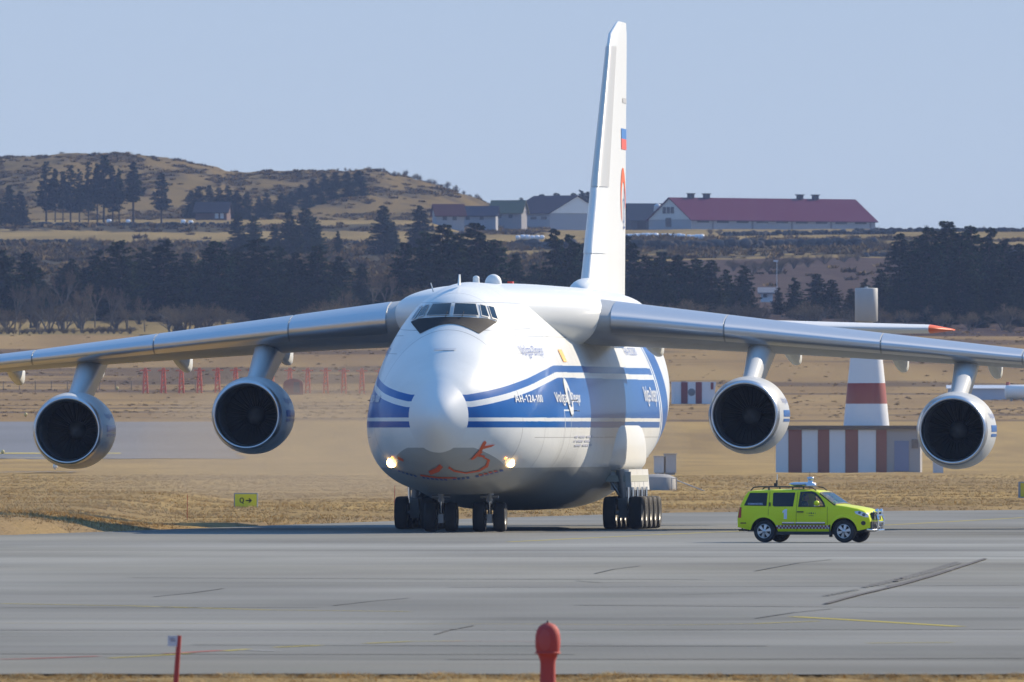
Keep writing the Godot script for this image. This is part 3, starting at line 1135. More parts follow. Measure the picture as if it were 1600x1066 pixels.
func build_ground():
	for q in [[-400, 850], [-200, 842], [0, 836.5], [165, 831], [400, 822], [625, 814], [850, 807], [1060, 801], [1600, 797], [2400, 793]]:
		var d := row_d(q[1])
		FAR_EDGE.append([px_x(q[0], d), d])
	var gm := vmat(0.95)
	speckle(gm, 0.23, 0.62, 1.22, 0.03, 8, 6.0)
	var ds := [-300.0, -50.0, 40.0, 120.0, 180.0, 220.0] + steps(235.0, 300.0, 2.5) + steps(330.0, 630.0, 50.0) + steps(640.0, 960.0, 4.0).slice(1) + steps(960.0, 2100.0, 9.0).slice(1) + steps(2100.0, 3100.0, 5.0).slice(1) + steps(3100.0, 5600.0, 7.0).slice(1) + steps(5600.0, 9000.0, 200.0).slice(1)
	var xs := func(t: float, d: float):
		var u := t * 2.0 - 1.0
		var w := 60.0 + maxf(d, 0.0) * 0.04
		return signf(u) * (w * minf(absf(u) / 0.86, 1.0) + maxf(absf(u) - 0.86, 0.0) / 0.14 * (500.0 + maxf(d, 0.0) * 0.25))
	var hf := func(x: float, d: float):
		var h := gh(x, d)
		if d < 960.0:
			var fe := far_edge(x)
			# the apron lies a little above the soil under it; the verge is a low bank
			if d > 284.0 and d < fe + 1.0: return -0.12
			if d >= fe + 1.0:
				var t := smoothstep(fe + 1.0, fe + 14.0, d)
				return lerpf(-0.03, 0.10, t) + 0.10 * noise.get_noise_2d(x * 5.0, d * 2.0) * t + (0.45 * smoothstep(-14.0, -19.0, x) * smoothstep(fe + 1.0, fe + 6.0, d))
			if d > 276.0: return -0.05 + noise.get_noise_2d(x * 20.0, d * 5.0) * 0.02
		return h + (noise.get_noise_2d(x * 20.0, d * 8.0) * 0.05 if d < 300.0 else 0.0)
	var cf := func(x: float, d: float):
		if d < 960.0 and d > 400.0:
			var c := field_color(x, d)
			var k := smoothstep(40.0, 5.0, d - far_edge(x))
			return c.lerp(Color(0.20, 0.150, 0.105), k * (0.45 + 0.5 * noise2.get_noise_2d(x * 4.0, d)))
		return field_color(x, d)
	sheet("ground", xs, ds, 260, hf, cf, gm)
	# apron
	var am := vmat(0.85)
	am.metallic_specular = 0.15
	speckle(am, 0.35, 0.84, 1.10, 0.05, 4, 1.5)
	var xa := func(t: float, d: float): return lerpf(-110.0, 110.0, t)
	var rows := steps(0.0, 1.0, 1.0 / 260.0)
	var v0 := 281.0
	var patches := []
	var rg := RandomNumberGenerator.new()
	rg.seed = 77
	for k in 46:
		patches.append([rg.randf_range(-60, 60), rg.randf_range(285, 700), rg.randf_range(8, 70), rg.randf_range(3, 26), rg.randf_range(-0.22, 0.2)])
	var hfa := func(x: float, t: float): return 0.0
	# laid out in the plane, then its far side cut to the verge
	var st := SurfaceTool.new()
	st.begin(Mesh.PRIMITIVE_TRIANGLES)
	var nx := 200
	var grid := []
	var gc := []
	for r in rows:
		var a := PackedVector3Array()
		var b := PackedColorArray()
		for i in nx + 1:
			var x := lerpf(-110.0, 110.0, float(i) / nx)
			var near := v0 + 1.2 * noise2.get_noise_1d(x * 6.0)
			var d := lerpf(near, far_edge(x) + 0.8 * noise2.get_noise_1d(x * 9.0 + 40.0), pow(r, 1.3))
			a.append(Vector3(x, 0.0, -d))
			var k := 1.0 + 0.20 * noise.get_noise_2d(x * 0.5, d * 1.3) + 0.12 * noise2.get_noise_2d(x * 0.25, d * 2.4) + 0.22 * noise2.get_noise_2d(x * 1.4 + 30.0, d * 0.5)
			for q in patches:
				if absf(x - q[0] - 0.06 * (d - q[1])) < q[2] and absf(d - q[1]) < q[3]: k *= 1.0 + q[4] * 0.55
			var c := Color(0.205, 0.206, 0.192) * k
			var worn := clampf(noise.get_noise_2d(x * 0.4 + 90.0, d * 0.5) * 1.6, 0.0, 1.0)
			c = c.lerp(Color(0.20, 0.194, 0.166) * k, worn * 0.7)
			b.append(c)
		grid.append(a)
		gc.append(b)
	for r in rows.size() - 1:
		for i in nx:
			for q in [[r, i], [r + 1, i], [r, i + 1], [r, i + 1], [r + 1, i], [r + 1, i + 1]]:
				st.set_normal(Vector3.UP)
				st.set_color(gc[q[0]][q[1]])
				st.add_vertex(grid[q[0]][q[1]])
	st.index()
	tag(obj("apron", st.commit(), am), "", "", "", "structure")
	# painted lines, tar seams and rubber marks: thin sheets on the apron, by picture rows on the flat ground
	var yellow := mat(0.50, 0.42, 0.10, 0.8)
	speckle(yellow, 0.8, 0.55, 1.1, 0.05, 31)
	var tar := mat(0.158, 0.157, 0.148, 0.85)
	var rubber := mat(0.178, 0.175, 0.163, 0.85)
	var pale := mat(0.36, 0.36, 0.355, 0.8)
	var red := mat(0.36, 0.13, 0.11, 0.8)
	for m in [yellow, tar, rubber, pale, red]: m.metallic_specular = 0.1
	var level := [0.004]
	var stroke := func(called: String, m: Material, pts: Array, width: float, gaps := 0.0):
		var g := Geo.new()
		for i in pts.size() - 1:
			var d0 := row_d(pts[i][1])
			var d1 := row_d(pts[i + 1][1])
			var p0 := Vector3(px_x(pts[i][0], d0), level[0], -d0)
			var p1 := Vector3(px_x(pts[i + 1][0], d1), level[0], -d1)
			var dir := (p1 - p0).normalized()
			var side := Vector3(-dir.z, 0, dir.x) * width / 2
			var len := p0.distance_to(p1)
			var n := maxi(int(len / (gaps if gaps > 0.0 else 4.0)), 1)
			for k in n:
				if gaps > 0.0 and k % 2 == 1: continue
				var a := p0.lerp(p1, float(k) / n)
				var b := p0.lerp(p1, float(k + 1) / n)
				var wa := side * (1.0 + 0.35 * noise2.get_noise_2d(a.x * 20.0, a.z * 5.0))
				var wb := side * (1.0 + 0.35 * noise2.get_noise_2d(b.x * 20.0, b.z * 5.0))
				g.quad(a - wa, b - wb, b + wb, a + wa)
		level[0] += 0.0006
		tag(obj(called, g, m), "", "", "", "structure")
	stroke.call("road_marking", yellow, [[795, 847], [950, 839.5], [1110, 832], [1250, 826.5], [1400, 820], [1600, 809]], 0.3)
	stroke.call("road_marking", yellow, [[0, 943.5], [200, 947], [420, 953.5], [640, 956]], 0.22)
	stroke.call("road_marking", yellow, [[0, 974], [420, 975], [800, 975.5], [1050, 977], [1180, 975], [1280, 971]], 0.16)
	stroke.call("road_marking", yellow, [[1240, 964], [1360, 971], [1500, 979.5]], 0.30)
	stroke.call("road_marking", yellow, [[1355, 1005.5], [1490, 1004.5]], 0.30)
	stroke.call("road_marking", yellow, [[170, 1029], [260, 1024], [430, 1012], [640, 1003], [720, 1002]], 0.18, 2.4)
	stroke.call("road_marking", red, [[0, 1031], [45, 1030], [260, 1022], [345, 1017]], 0.2, 3.0)
	stroke.call("road_marking", red, [[690, 1003], [730, 1002.6], [800, 1002.8], [838, 1003]], 0.12)
	stroke.call("road_marking", pale, [[380, 1016.5], [435, 1018]], 0.3)
	stroke.call("road_marking", pale, [[0, 994], [300, 993.6], [600, 993.2]], 0.12)
	for q in [[[0, 922], [30, 923]], [[240, 933], [300, 927], [350, 920]], [[520, 947], [580, 940], [640, 935]], [[680, 992], [700, 986], [740, 978]], [[0, 1027], [300, 1028], [520, 1027.5]], [[1060, 930], [1200, 925]], [[0, 874], [340, 876], [800, 874], [1600, 867]], [[300, 850], [800, 851], [1250, 850.6], [1600, 849]], [[900, 908], [940, 911], [1240, 905]], [[1180, 967], [1240, 958], [1300, 952]], [[820, 1005], [900, 1006], [980, 1008]], [[950, 1036], [1000, 1036.6], [1040, 1037]], [[1340, 1016], [1420, 1016.8]], [[1540, 1021], [1585, 1022]], [[1340, 957], [1380, 958.5], [1440, 959.5]], [[0, 966], [500, 965.4], [1000, 963], [1600, 961]], [[0, 1036], [400, 1037], [800, 1038], [1300, 1037], [1600, 1038]], [[930, 897], [960, 890], [1000, 885]], [[1180, 893], [1250, 880], [1300, 875]], [[1530, 887], [1600, 889]]]:
		stroke.call("tar_seam", tar, q, 0.07)
	for q in [[0, 1022, 900, 1023], [300, 1008, 1200, 1010], [700, 1031, 1600, 1029], [0, 985, 1600, 984], [200, 903, 1100, 906], [700, 918, 1600, 915], [0, 950, 500, 949.5], [900, 946, 1600, 950]]:
		stroke.call("tar_seam", rubber, [[q[0], q[1]], [(q[0] + q[2]) / 2.0, (q[1] + q[3]) / 2.0 + 0.5], [q[2], q[3]]], 0.5)
	# skid marks with their tread blocks
	var skid := mat(0.150, 0.142, 0.136, 0.85)
	skid.metallic_specular = 0.1
	stroke.call("skid_mark", skid, [[1290, 945], [1340, 931], [1400, 917], [1460, 900], [1500, 887], [1540, 874]], 0.15)
	for q in [[[1350, 919], [1400, 909], [1450, 896], [1500, 881]], [[1362, 915], [1410, 904], [1460, 890], [1495, 879.5]], [[1390, 917.5], [1430, 907], [1480, 892]]]:
		stroke.call("skid_mark", skid, q, 0.16, 1.6)
	stroke.call("skid_mark", rubber, [[1290, 932], [1340, 922]], 0.2, 1.2)

func build_airfield():
	# a second taxiway across the rising ground
	var tm := vmat(0.85)
	speckle(tm, 0.12, 0.85, 1.1, 0.05, 14)
	sheet("taxiway", func(t: float, d: float): return lerpf(-420.0, -32.0 + 2.0 * noise2.get_noise_1d(d * 2.0) - (d - 2150.0) * 0.03, t), steps(2150.0, 2352.0, 4.0), 80, func(x: float, d: float): return gh(x, d) + 0.06, func(x: float, d: float): return Color(0.19, 0.195, 0.205) * (1.0 + 0.15 * noise.get_noise_2d(x, d)), tm)
	for q in [[2196.0, 2.2], [2165.0, 1.4]]:
		var ym := mat(0.45, 0.36, 0.05, 0.8)
		sheet("road_marking", func(t: float, d: float): return lerpf(-420.0, -48.0, t), steps(q[0], q[0] + q[1] * 2.0, q[1]), 80, func(x: float, d: float): return gh(x, d) + 0.11, func(x: float, d: float): return Color.WHITE, ym)
	# standing water in the verge ditch
	var wm := mat(0.05, 0.06, 0.07, 0.08)
	var g := Geo.new()
	for k in 7:
		var d := row_d(741.0) + k * 3.0
		var x := px_x(4 + k * 17, d)
		g.quad(Vector3(x - 0.6, 0.16, -d), Vector3(x - 0.2, 0.16, -d - 16), Vector3(x + 0.8, 0.16, -d - 14), Vector3(x + 0.4, 0.16, -d - 2))
	tag(obj("ditch_water", g, wm), "", "", "", "structure")
	# sign with a letter and an arrow
	var d := row_d(797.0)
	var S := base("taxiway_sign", on_ground(px_x(384, d), d, 0.02), deg_to_rad(-4))
	tag(S, "small yellow airfield sign with black letter and arrow on the dry grass", "sign")
	var frame := mat(0.30, 0.32, 0.34, 0.5)
	g = Geo.new()
	g.box(Vector3(0, 0.42, -0.1), Vector3(1.14, 0.74, 0.2))
	obj("housing", g, frame, S)
	g = Geo.new()
	g.box(Vector3(0, 0.42, 0.012), Vector3(1.04, 0.64, 0.02))
	obj("face", g, mat(0.78, 0.70, 0.03, 0.5), S)
	g = Geo.new()
	g.conform(word("Q", 0.22, 0.30), func(p: Vector2): return Vector3(-0.30 + p.x, 0.27 + p.y, 0.026), 1.0)
	g.patch(PackedVector2Array([Vector2(0.0, 0.40), Vector2(0.18, 0.40), Vector2(0.12, 0.32), Vector2(0.18, 0.32), Vector2(0.30, 0.43), Vector2(0.18, 0.54), Vector2(0.12, 0.54), Vector2(0.18, 0.46), Vector2(0.0, 0.46)]), func(p: Vector2): return Vector3(p.x, p.y, 0.026), 1.0)
	obj("lettering", g, mat(0.012, 0.012, 0.012, 0.6), S)
	for x in [-0.4, 0.4]:
		g = Geo.new()
		g.tube(Vector3(x, -0.15, -0.1), Vector3(x, 0.06, -0.1), 0.03, 0.03, 8)
		obj("leg", g, frame, S)
	# red marker post in the near grass
	var redm := mat(0.42, 0.042, 0.036, 0.75)
	speckle(redm, 3.0, 0.8, 1.08, 0.04, 9)
	var R := base("marker_post", Vector3(px_x(856, 255.0), -0.02, -255.0))
	tag(R, "stout red marker post with a domed head and pointed tip in the near verge", "post")
	g = Geo.new()
	g.lathe(Vector3.ZERO, Vector3.UP, [[0.118, 0.0], [0.113, 0.3], [0.107, 0.5], [0.112, 0.57], [0.135, 0.63], [0.150, 0.665]], 28)
	obj("shaft", g, redm, R)
	g = Geo.new()
	g.lathe(Vector3.ZERO, Vector3.UP, [[0.150, 0.66], [0.186, 0.668], [0.186, 0.682], [0.165, 0.69]], 32)
	obj("collar", g, redm, R)
	g = Geo.new()
	var prof := [[0.165, 0.69], [0.176, 0.76], [0.180, 0.84], [0.176, 0.92], [0.158, 1.0], [0.128, 1.05], [0.085, 1.085], [0.03, 1.105], [0.012, 1.12]]
	g.lathe(Vector3.ZERO, Vector3.UP, prof, 36)
	var hd := obj("head", g, redm, R)
	g = Geo.new()
	g.lathe(Vector3.ZERO, Vector3.UP, [[0.034, 1.10], [0.014, 1.125], [0.0, 1.15]], 12)
	obj("tip", g, mat(0.05, 0.02, 0.02, 0.6), hd)
	# flat pressed window on the head
	g = Geo.new()
	var ov := PackedVector2Array()
	for k in 24: ov.append(Vector2(-0.045 + 0.085 * cos(TAU * k / 24), 0.86 + 0.15 * sin(TAU * k / 24)))
	g.patch(ov, func(p: Vector2): return Vector3(p.x, p.y, sqrt(maxf(pow(ipol([[0.69, 0.165], [0.76, 0.176], [0.84, 0.18], [0.92, 0.176], [1.0, 0.158], [1.05, 0.128]], p.y), 2.0) - p.x * p.x, 0.0)) + 0.004), 0.04)
	obj("cover_plate", g, mat(0.40, 0.055, 0.05, 0.7), hd)
	# red stake with a small white tag
	var K := base("marker_stake", Vector3(px_x(274, 258.0), -0.02, -258.0))
	tag(K, "thin red stake with a small white tag at its top in the near verge", "stake")
	g = Geo.new()
	g.tube(Vector3(-0.01, 0, 0), Vector3(0.055, 0.89, 0), 0.042, 0.034, 10)
	obj("stake", g, redm, K)
	g = Geo.new()
	g.box(Vector3(-0.035, 0.81, 0.02), Vector3(0.15, 0.15, 0.012))
	obj("tag_plate", g, mat(0.50, 0.52, 0.60, 0.5), K)
	g = Geo.new()
	for k in 3: g.box(Vector3(-0.05 + 0.01 * k, 0.85 - k * 0.02, 0.028), Vector3(0.07, 0.008, 0.002))
	obj("tag_print", g, mat(0.15, 0.12, 0.2, 0.6), K)
	# thin red snow rods
	for q in [[616, 812, 1.42], [292, 817, 1.15]]:
		d = row_d(q[1])
		g = Geo.new()
		g.tube(Vector3(0, -0.1, 0), Vector3(0.02, q[2], 0), 0.018, 0.013, 6)
		var o := obj("snow_rod", g, redm)
		o.position = Vector3(px_x(q[0], d), 0.02, -d)
		tag(o, "thin red snow rod standing in the verge behind the airplane's nose" if q[0] > 500 else "thin red snow rod in the verge near the yellow sign", "rod")
	# striped equipment building and its tower
	var D := 1600.0
	var B := base("equipment_building", Vector3(px_x(1326, D), 0.0, -D), deg_to_rad(-3))
	tag(B, "long low equipment building with dark red and white striped front", "building")
	var white := mat(0.66, 0.68, 0.72, 0.6)
	var dred := mat(0.20, 0.035, 0.035, 0.6)
	g = Geo.new()
	g.box(Vector3(0, 1.9, -3.0), Vector3(12.8, 4.0, 6.0))
	obj("wall", g, mat(0.30, 0.30, 0.31, 0.7), B)
	g = Geo.new()
	g.box(Vector3(0, 4.06, -3.0), Vector3(13.3, 0.32, 6.7))
	obj("roof", g, mat(0.06, 0.05, 0.05, 0.8), B)
	var stripes := [[1212, 1232, 0], [1232, 1253, 1], [1253, 1278, 0], [1278, 1296, 1], [1296, 1321, 0], [1321, 1341, 1], [1341, 1369, 0], [1369, 1386, 1]]
	for q in stripes:
		g = Geo.new()
		g.box(Vector3((q[0] + q[1] - 2652) / 2.0 / 17.5, 1.9, 0.04), Vector3((q[1] - q[0]) / 17.5 - 0.04, 3.9, 0.1))
		obj("panel", g, dred if q[2] == 1 else white, B)
	g = Geo.new()
	g.box(Vector3((1409 - 1326) / 17.5, 1.5, 0.05), Vector3(1.3, 2.7, 0.1))
	obj("door", g, mat(0.10, 0.17, 0.32, 0.5), B)
	g = Geo.new()
	g.box(Vector3((1430 - 1326) / 17.5, 2.6, 0.05), Vector3(0.6, 0.8, 0.08))
	obj("window", g, mat(0.05, 0.06, 0.08, 0.1), B)
	var T := base("radar_tower", Vector3(px_x(1355, D), 4.22, -D - 3.2))
	tag(T, "tapering red and white tower with a grey drum on the striped building", "tower")
	for q in [[[[2.05, 0.0], [1.86, 1.95]], 0], [[[1.86, 1.95], [1.68, 3.8]], 1], [[[1.68, 3.8], [1.30, 7.4]], 0]]:
		g = Geo.new()
		g.lathe(Vector3.ZERO, Vector3.UP, q[0], 32)
		obj("tower_band", g, mat(0.30, 0.05, 0.04, 0.6) if q[1] == 1 else mat(0.74, 0.76, 0.78, 0.5), T)
	g = Geo.new()
	g.lathe(Vector3.ZERO, Vector3.UP, [[1.30, 7.4], [0.62, 8.0], [0.60, 9.3]], 28)
	obj("neck", g, mat(0.42, 0.43, 0.44, 0.6), T)
	g = Geo.new()
	g.lathe(Vector3.ZERO, Vector3.UP, [[0.60, 9.25], [0.96, 9.3], [1.02, 9.36], [1.02, 12.25], [0.98, 12.3], [0.0, 12.34]], 32)
	g.tube(Vector3(0, 12.3, 0), Vector3(0, 12.45, 0), 0.15, 0.15, 8)
	obj("drum", g, mat(0.40, 0.41, 0.42, 0.6), T)
	# other things about the building
	g = Geo.new()
	g.box(Vector3(0, 0.5, 0), Vector3(0.9, 1.0, 0.7))
	g.tube(Vector3(0, 1.0, 0), Vector3(0, 1.25, 0), 0.2, 0.16, 10)
	var cab := obj("cabinet", g, mat(0.5, 0.52, 0.55, 0.5))
	cab.position = Vector3(px_x(1466, 1590.0), 0, -1590.0)
	tag(cab, "small pale cabinet standing beside the striped equipment building", "cabinet")
	# striped shelter farther off
	D = 2585.0
	var H := base("striped_shelter", on_ground(px_x(1086, D), D), deg_to_rad(8))
	tag(H, "small red and white striped shelter with a slanted end on the rising grass", "shelter")
	g = Geo.new()
	g.loft([PackedVector3Array([Vector3(-3.0, -0.6, 0), Vector3(2.6, -0.6, 0), Vector3(3.1, 3.2, 0), Vector3(-3.0, 3.2, 0)]), PackedVector3Array([Vector3(-3.0, -0.6, -3), Vector3(2.6, -0.6, -3), Vector3(3.1, 3.2, -3), Vector3(-3.0, 3.2, -3)])], true, true, true, false)
	obj("wall", g, white, H)
	for q in [[-1.55, 0.95], [0.55, 0.9], [2.5, 0.4]]:
		g = Geo.new()
		g.box(Vector3(q[0], 1.6 if q[0] < 2 else 2.6, 0.03), Vector3(q[1], 3.1 if q[0] < 2 else 1.0, 0.08))
		obj("stripe", g, dred, H)
	g = Geo.new()
	g.lathe(Vector3(-0.5, 1.7, 0.02), Vector3(0, 0, 1), [[0.0, 0.03], [0.5, 0.03], [0.55, 0.0]], 16)
	obj("vent", g, mat(0.15, 0.16, 0.18, 0.6), H)
	# orange localizer aerials in a row
	var om := mat(0.88, 0.19, 0.09, 0.7)
	D = 2700.0
	for k in 14:
		var px := 227.0 + 28.2 * k
		var L := base("antenna_mast", on_ground(px_x(px, D), D))
		tag(L, "orange antenna mast with a crossbar, %s in its row from the wire fence" % NTH[k], "antenna", "row of orange antenna masts")
		for sx in [-0.34, 0.34]:
			for sz in [-0.34, 0.34]:
				g = Geo.new()
				g.tube(Vector3(sx, -0.3, sz), Vector3(sx * 0.55, 3.3, sz * 0.55), 0.17, 0.14, 6)
				obj("leg", g, om, L)
		for j in 5:
			g = Geo.new()
			var h0 := 0.3 + j * 0.62
			var w0 := 0.34 * (1.0 - 0.45 * h0 / 3.3)
			g.tube(Vector3(-w0, h0, w0), Vector3(w0, h0 + 0.6, w0), 0.09, 0.09, 5)
			obj("brace", g, om, L)
		g = Geo.new()
		g.box(Vector3(0, 3.42, 0), Vector3(1.7, 0.16, 0.16))
		g.box(Vector3(0, 3.55, 0), Vector3(0.5, 0.5, 0.4))
		obj("crossbar", g, om, L)
	# dark red shelter among the masts
	var rs := base("red_shelter", on_ground(px_x(458, 2688.0), 2688.0))
	tag(rs, "small dark red shelter with a rounded roof among the orange masts", "shelter")
	g = Geo.new()
	var sh := []
	for z in [0.0, -2.4]:
		var o := PackedVector3Array([Vector3(-1.5, -0.4, z)])
		for k in 9:
			var a := PI * k / 8
			o.append(Vector3(-1.5 * cos(a), 1.6 + 0.8 * sin(a), z))
		o.append(Vector3(1.5, -0.4, z))
		sh.append(o)
	g.loft(sh, true, true, true, false)
	obj("wall", g, mat(0.25, 0.03, 0.03, 0.6), rs)
	g = Geo.new()
	g.box(Vector3(0.5, 1.1, 0.03), Vector3(0.9, 1.6, 0.05))
	obj("door", g, mat(0.08, 0.05, 0.07, 0.6), rs)
	# wire fence along the far side of the taxiway
	var FN := base("wire_fence", on_ground(px_x(110, 2730.0), 2730.0))
	tag(FN, "thin wire fence on wooden posts along the heath", "fence")
	var fm := mat(0.16, 0.13, 0.10, 0.8)
	var x0 := FN.position.x
	for k in 16:
		var x := px_x(-70 + k * 25.0, 2730.0)
		g = Geo.new()
		var b := on_ground(x, 2730.0) - FN.position
		g.tube(b + Vector3(0, -0.3, 0), b + Vector3(0, 1.35, 0), 0.06, 0.05, 6)
		obj("post", g, fm, FN)
		if k < 15:
			var x2 := px_x(-70 + (k + 1) * 25.0, 2730.0)
			var b2 := on_ground(x2, 2730.0) - FN.position
			g = Geo.new()
			for h in [0.5, 0.9, 1.25]: g.tube(b + Vector3(0, h, 0), b2 + Vector3(0, h, 0), 0.012, 0.012, 4, false)
			obj("wire", g, fm, FN)
	# edge lights
	for q in [[146, 609], [183, 609], [40, 650], [4, 709], [86, 735], [1298, 733]]:
		var dd := row_d(q[1]) if q[1] > 725 else ray_d(q[0], q[1] + 2.0, 1800.0)
		g = Geo.new()
		g.lathe(Vector3.ZERO, Vector3.UP, [[0.10, -0.2], [0.10, 0.12], [0.22, 0.16], [0.22, 0.40], [0.14, 0.55], [0.0, 0.58]], 14)
		var o := obj("edge_light", g, mat(0.70, 0.52, 0.16, 0.5) if q[1] < 720 else mat(0.75, 0.75, 0.72, 0.5))
		o.position = on_ground(px_x(q[0], dd), dd)
		tag(o, "small yellow edge light in the grass by the far taxiway" if q[1] < 720 else "small white edge light standing in the dry grass", "edge light", "edge lights in the grass")
	# grey equipment beside the runway, seen behind the main wheels
	D = 1117.0
	var C := base("concrete_pit", Vector3(px_x(1028, D), 0.0, -D))
	tag(C, "low round concrete pit with a tubular frame and sloping rail", "concrete pit")
	var con := mat(0.30, 0.30, 0.30, 0.85)
	speckle(con, 0.9, 0.8, 1.1, 0.04, 41)
	g = Geo.new()
	g.lathe(Vector3.ZERO, Vector3.UP, [[1.12, -0.1], [1.10, 0.86], [1.02, 0.9], [0.7, 1.04], [0.0, 1.1]], 32)
	obj("shell", g, con, C)
	g = Geo.new()
	g.path([Vector3(0.85, 0.05, 0.9), Vector3(0.85, 0.82, 0.9), Vector3(1.15, 0.82, 0.7), Vector3(1.15, 0.05, 0.7), Vector3(0.85, 0.05, 0.9)], 0.035, 6)
	obj("frame", g, mat(0.5, 0.5, 0.5, 0.5), C)
	g = Geo.new()
	g.tube(Vector3(1.15, 0.7, 0.7), Vector3(2.9, 0.02, 0.6), 0.04, 0.04, 6)
	obj("rail", g, mat(0.5, 0.5, 0.5, 0.5), C)
	D = 1520.0
	for q in [[1031, 1.0, 1.35, 0.55, "pale grey"], [1047, 1.05, 1.55, 0.42, "dark grey"]]:
		var cb := base("equipment_cabinet", Vector3(px_x(q[0], D), 0.0, -D))
		tag(cb, "%s equipment cabinet behind the concrete pit" % q[4], "cabinet", "cabinets behind the pit")
		g = Geo.new()
		g.box(Vector3(0, 0.2 + q[2] / 2, 0), Vector3(q[1], q[2], 0.8))
		obj("body", g, mat(q[3], q[3], q[3] * 1.02, 0.6), cb)
		g = Geo.new()
		g.box(Vector3(0, 0.24 + q[2], 0), Vector3(q[1] + 0.14, 0.08, 0.95))
		obj("lid", g, mat(q[3] * 0.8, q[3] * 0.8, q[3] * 0.8, 0.6), cb)
		g = Geo.new()
		g.box(Vector3(0, 0.1, 0), Vector3(q[1] * 0.8, 0.3, 0.6))
		obj("plinth", g, con, cb)
	# pale shed and white tank at the end of the field
	D = 2640.0
	var shd := base("pale_shed", on_ground(px_x(1530, D), D))
	tag(shd, "long low pale blue shed on the rising grass", "shed")
	g = Geo.new()
	g.box(Vector3(0, 0.6, -2), Vector3(9.0, 2.2, 4))
	obj("wall", g, mat(0.42, 0.48, 0.58, 0.6), shd)
	g = Geo.new()
	g.loft([PackedVector3Array([Vector3(-4.8, 1.7, 0.3), Vector3(-4.8, 2.2, -2), Vector3(-4.8, 1.7, -4.3)]), PackedVector3Array([Vector3(4.8, 1.7, 0.3), Vector3(4.8, 2.2, -2), Vector3(4.8, 1.7, -4.3)])], true, true, true, false)
	obj("roof", g, mat(0.5, 0.55, 0.62, 0.5), shd)
	var tk := base("white_tank", on_ground(px_x(1590, D - 20.0), D - 20.0))
	tag(tk, "white horizontal storage tank with a small red cap beside the pale shed", "tank")
	g = Geo.new()
	g.lathe(Vector3(-1.6, 1.3, 0), Vector3.RIGHT, [[0.0, -0.3], [0.6, -0.25], [1.05, 0.0], [1.1, 0.2], [1.1, 3.0], [1.05, 3.2], [0.6, 3.45], [0.0, 3.5]], 24)
	obj("shell", g, mat(0.78, 0.78, 0.76, 0.4), tk)
	g = Geo.new()
	g.tube(Vector3(-1.4, 2.3, 0), Vector3(-1.4, 2.8, 0), 0.3, 0.25, 12)
	obj("cap", g, mat(0.5, 0.08, 0.05, 0.5), tk)
	for x in [-0.9, 0.9]:
		g = Geo.new()
		g.box(Vector3(x, 0.1, 0), Vector3(0.3, 0.9, 1.6))
		obj("saddle", g, con, tk)
	# white post with a yellow board at the verge
	d = row_d(779.0)
	var wp := base("verge_board", Vector3(px_x(1597, d), 0.0, -d))
	tag(wp, "small yellow board edged in grey standing in the verge behind the rescue car", "board")
	g = Geo.new()
	g.box(Vector3(0.25, 0.48, -0.1), Vector3(0.9, 0.9, 0.2))
	obj("housing", g, frame, wp)
	g = Geo.new()
	g.box(Vector3(0.29, 0.48, 0.012), Vector3(0.74, 0.78, 0.02))
	obj("face", g, mat(0.62, 0.50, 0.03, 0.5), wp)

# ---------- farm and hillside ----------
func gable(B: Node3D, L: float, W: float, hw: float, hr: float, wallm: Material, roofm: Material, gablem: Material):
	# long axis x, front eave at z=0, ridge at z=-W/2
	var g := Geo.new()
	g.box(Vector3(L / 2, hw / 2 - 2.0, -W / 2), Vector3(L, hw + 4.0, W))
	obj("wall", g, wallm, B)
	for x in [0.0, L]:
		g = Geo.new()
		var t := 0.12 if x > 0.0 else -0.12
		g.loft([PackedVector3Array([Vector3(x, hw, 0.0), Vector3(x, hr - 0.1, -W / 2), Vector3(x, hw, -W)]), PackedVector3Array([Vector3(x + t, hw, 0.0), Vector3(x + t, hr - 0.1, -W / 2), Vector3(x + t, hw, -W)])], true, true, true, false)
		obj("gable", g, gablem, B)
	var sl := (hr - hw) / (W / 2)
	for sd in [0, 1]:
		g = Geo.new()
		var z0 := 0.7 if sd == 0 else -W - 0.7
		var y0 := hw - 0.7 * sl
		var th := 0.25
		g.loft([PackedVector3Array([Vector3(-0.6, y0, z0), Vector3(-0.6, hr, -W / 2), Vector3(-0.6, hr + th, -W / 2), Vector3(-0.6, y0 + th, z0)]), PackedVector3Array([Vector3(L + 0.6, y0, z0), Vector3(L + 0.6, hr, -W / 2), Vector3(L + 0.6, hr + th, -W / 2), Vector3(L + 0.6, y0 + th, z0)])], true, true, true, false)
		obj("roof", g, roofm, B)

func corrugated(r: float, g: float, b: float) -> StandardMaterial3D:
	var m := mat(r, g, b, 0.8)
	m.metallic_specular = 0.1
	speckle(m, 0.12, 0.82, 1.08, 0.06, 51)
	return m

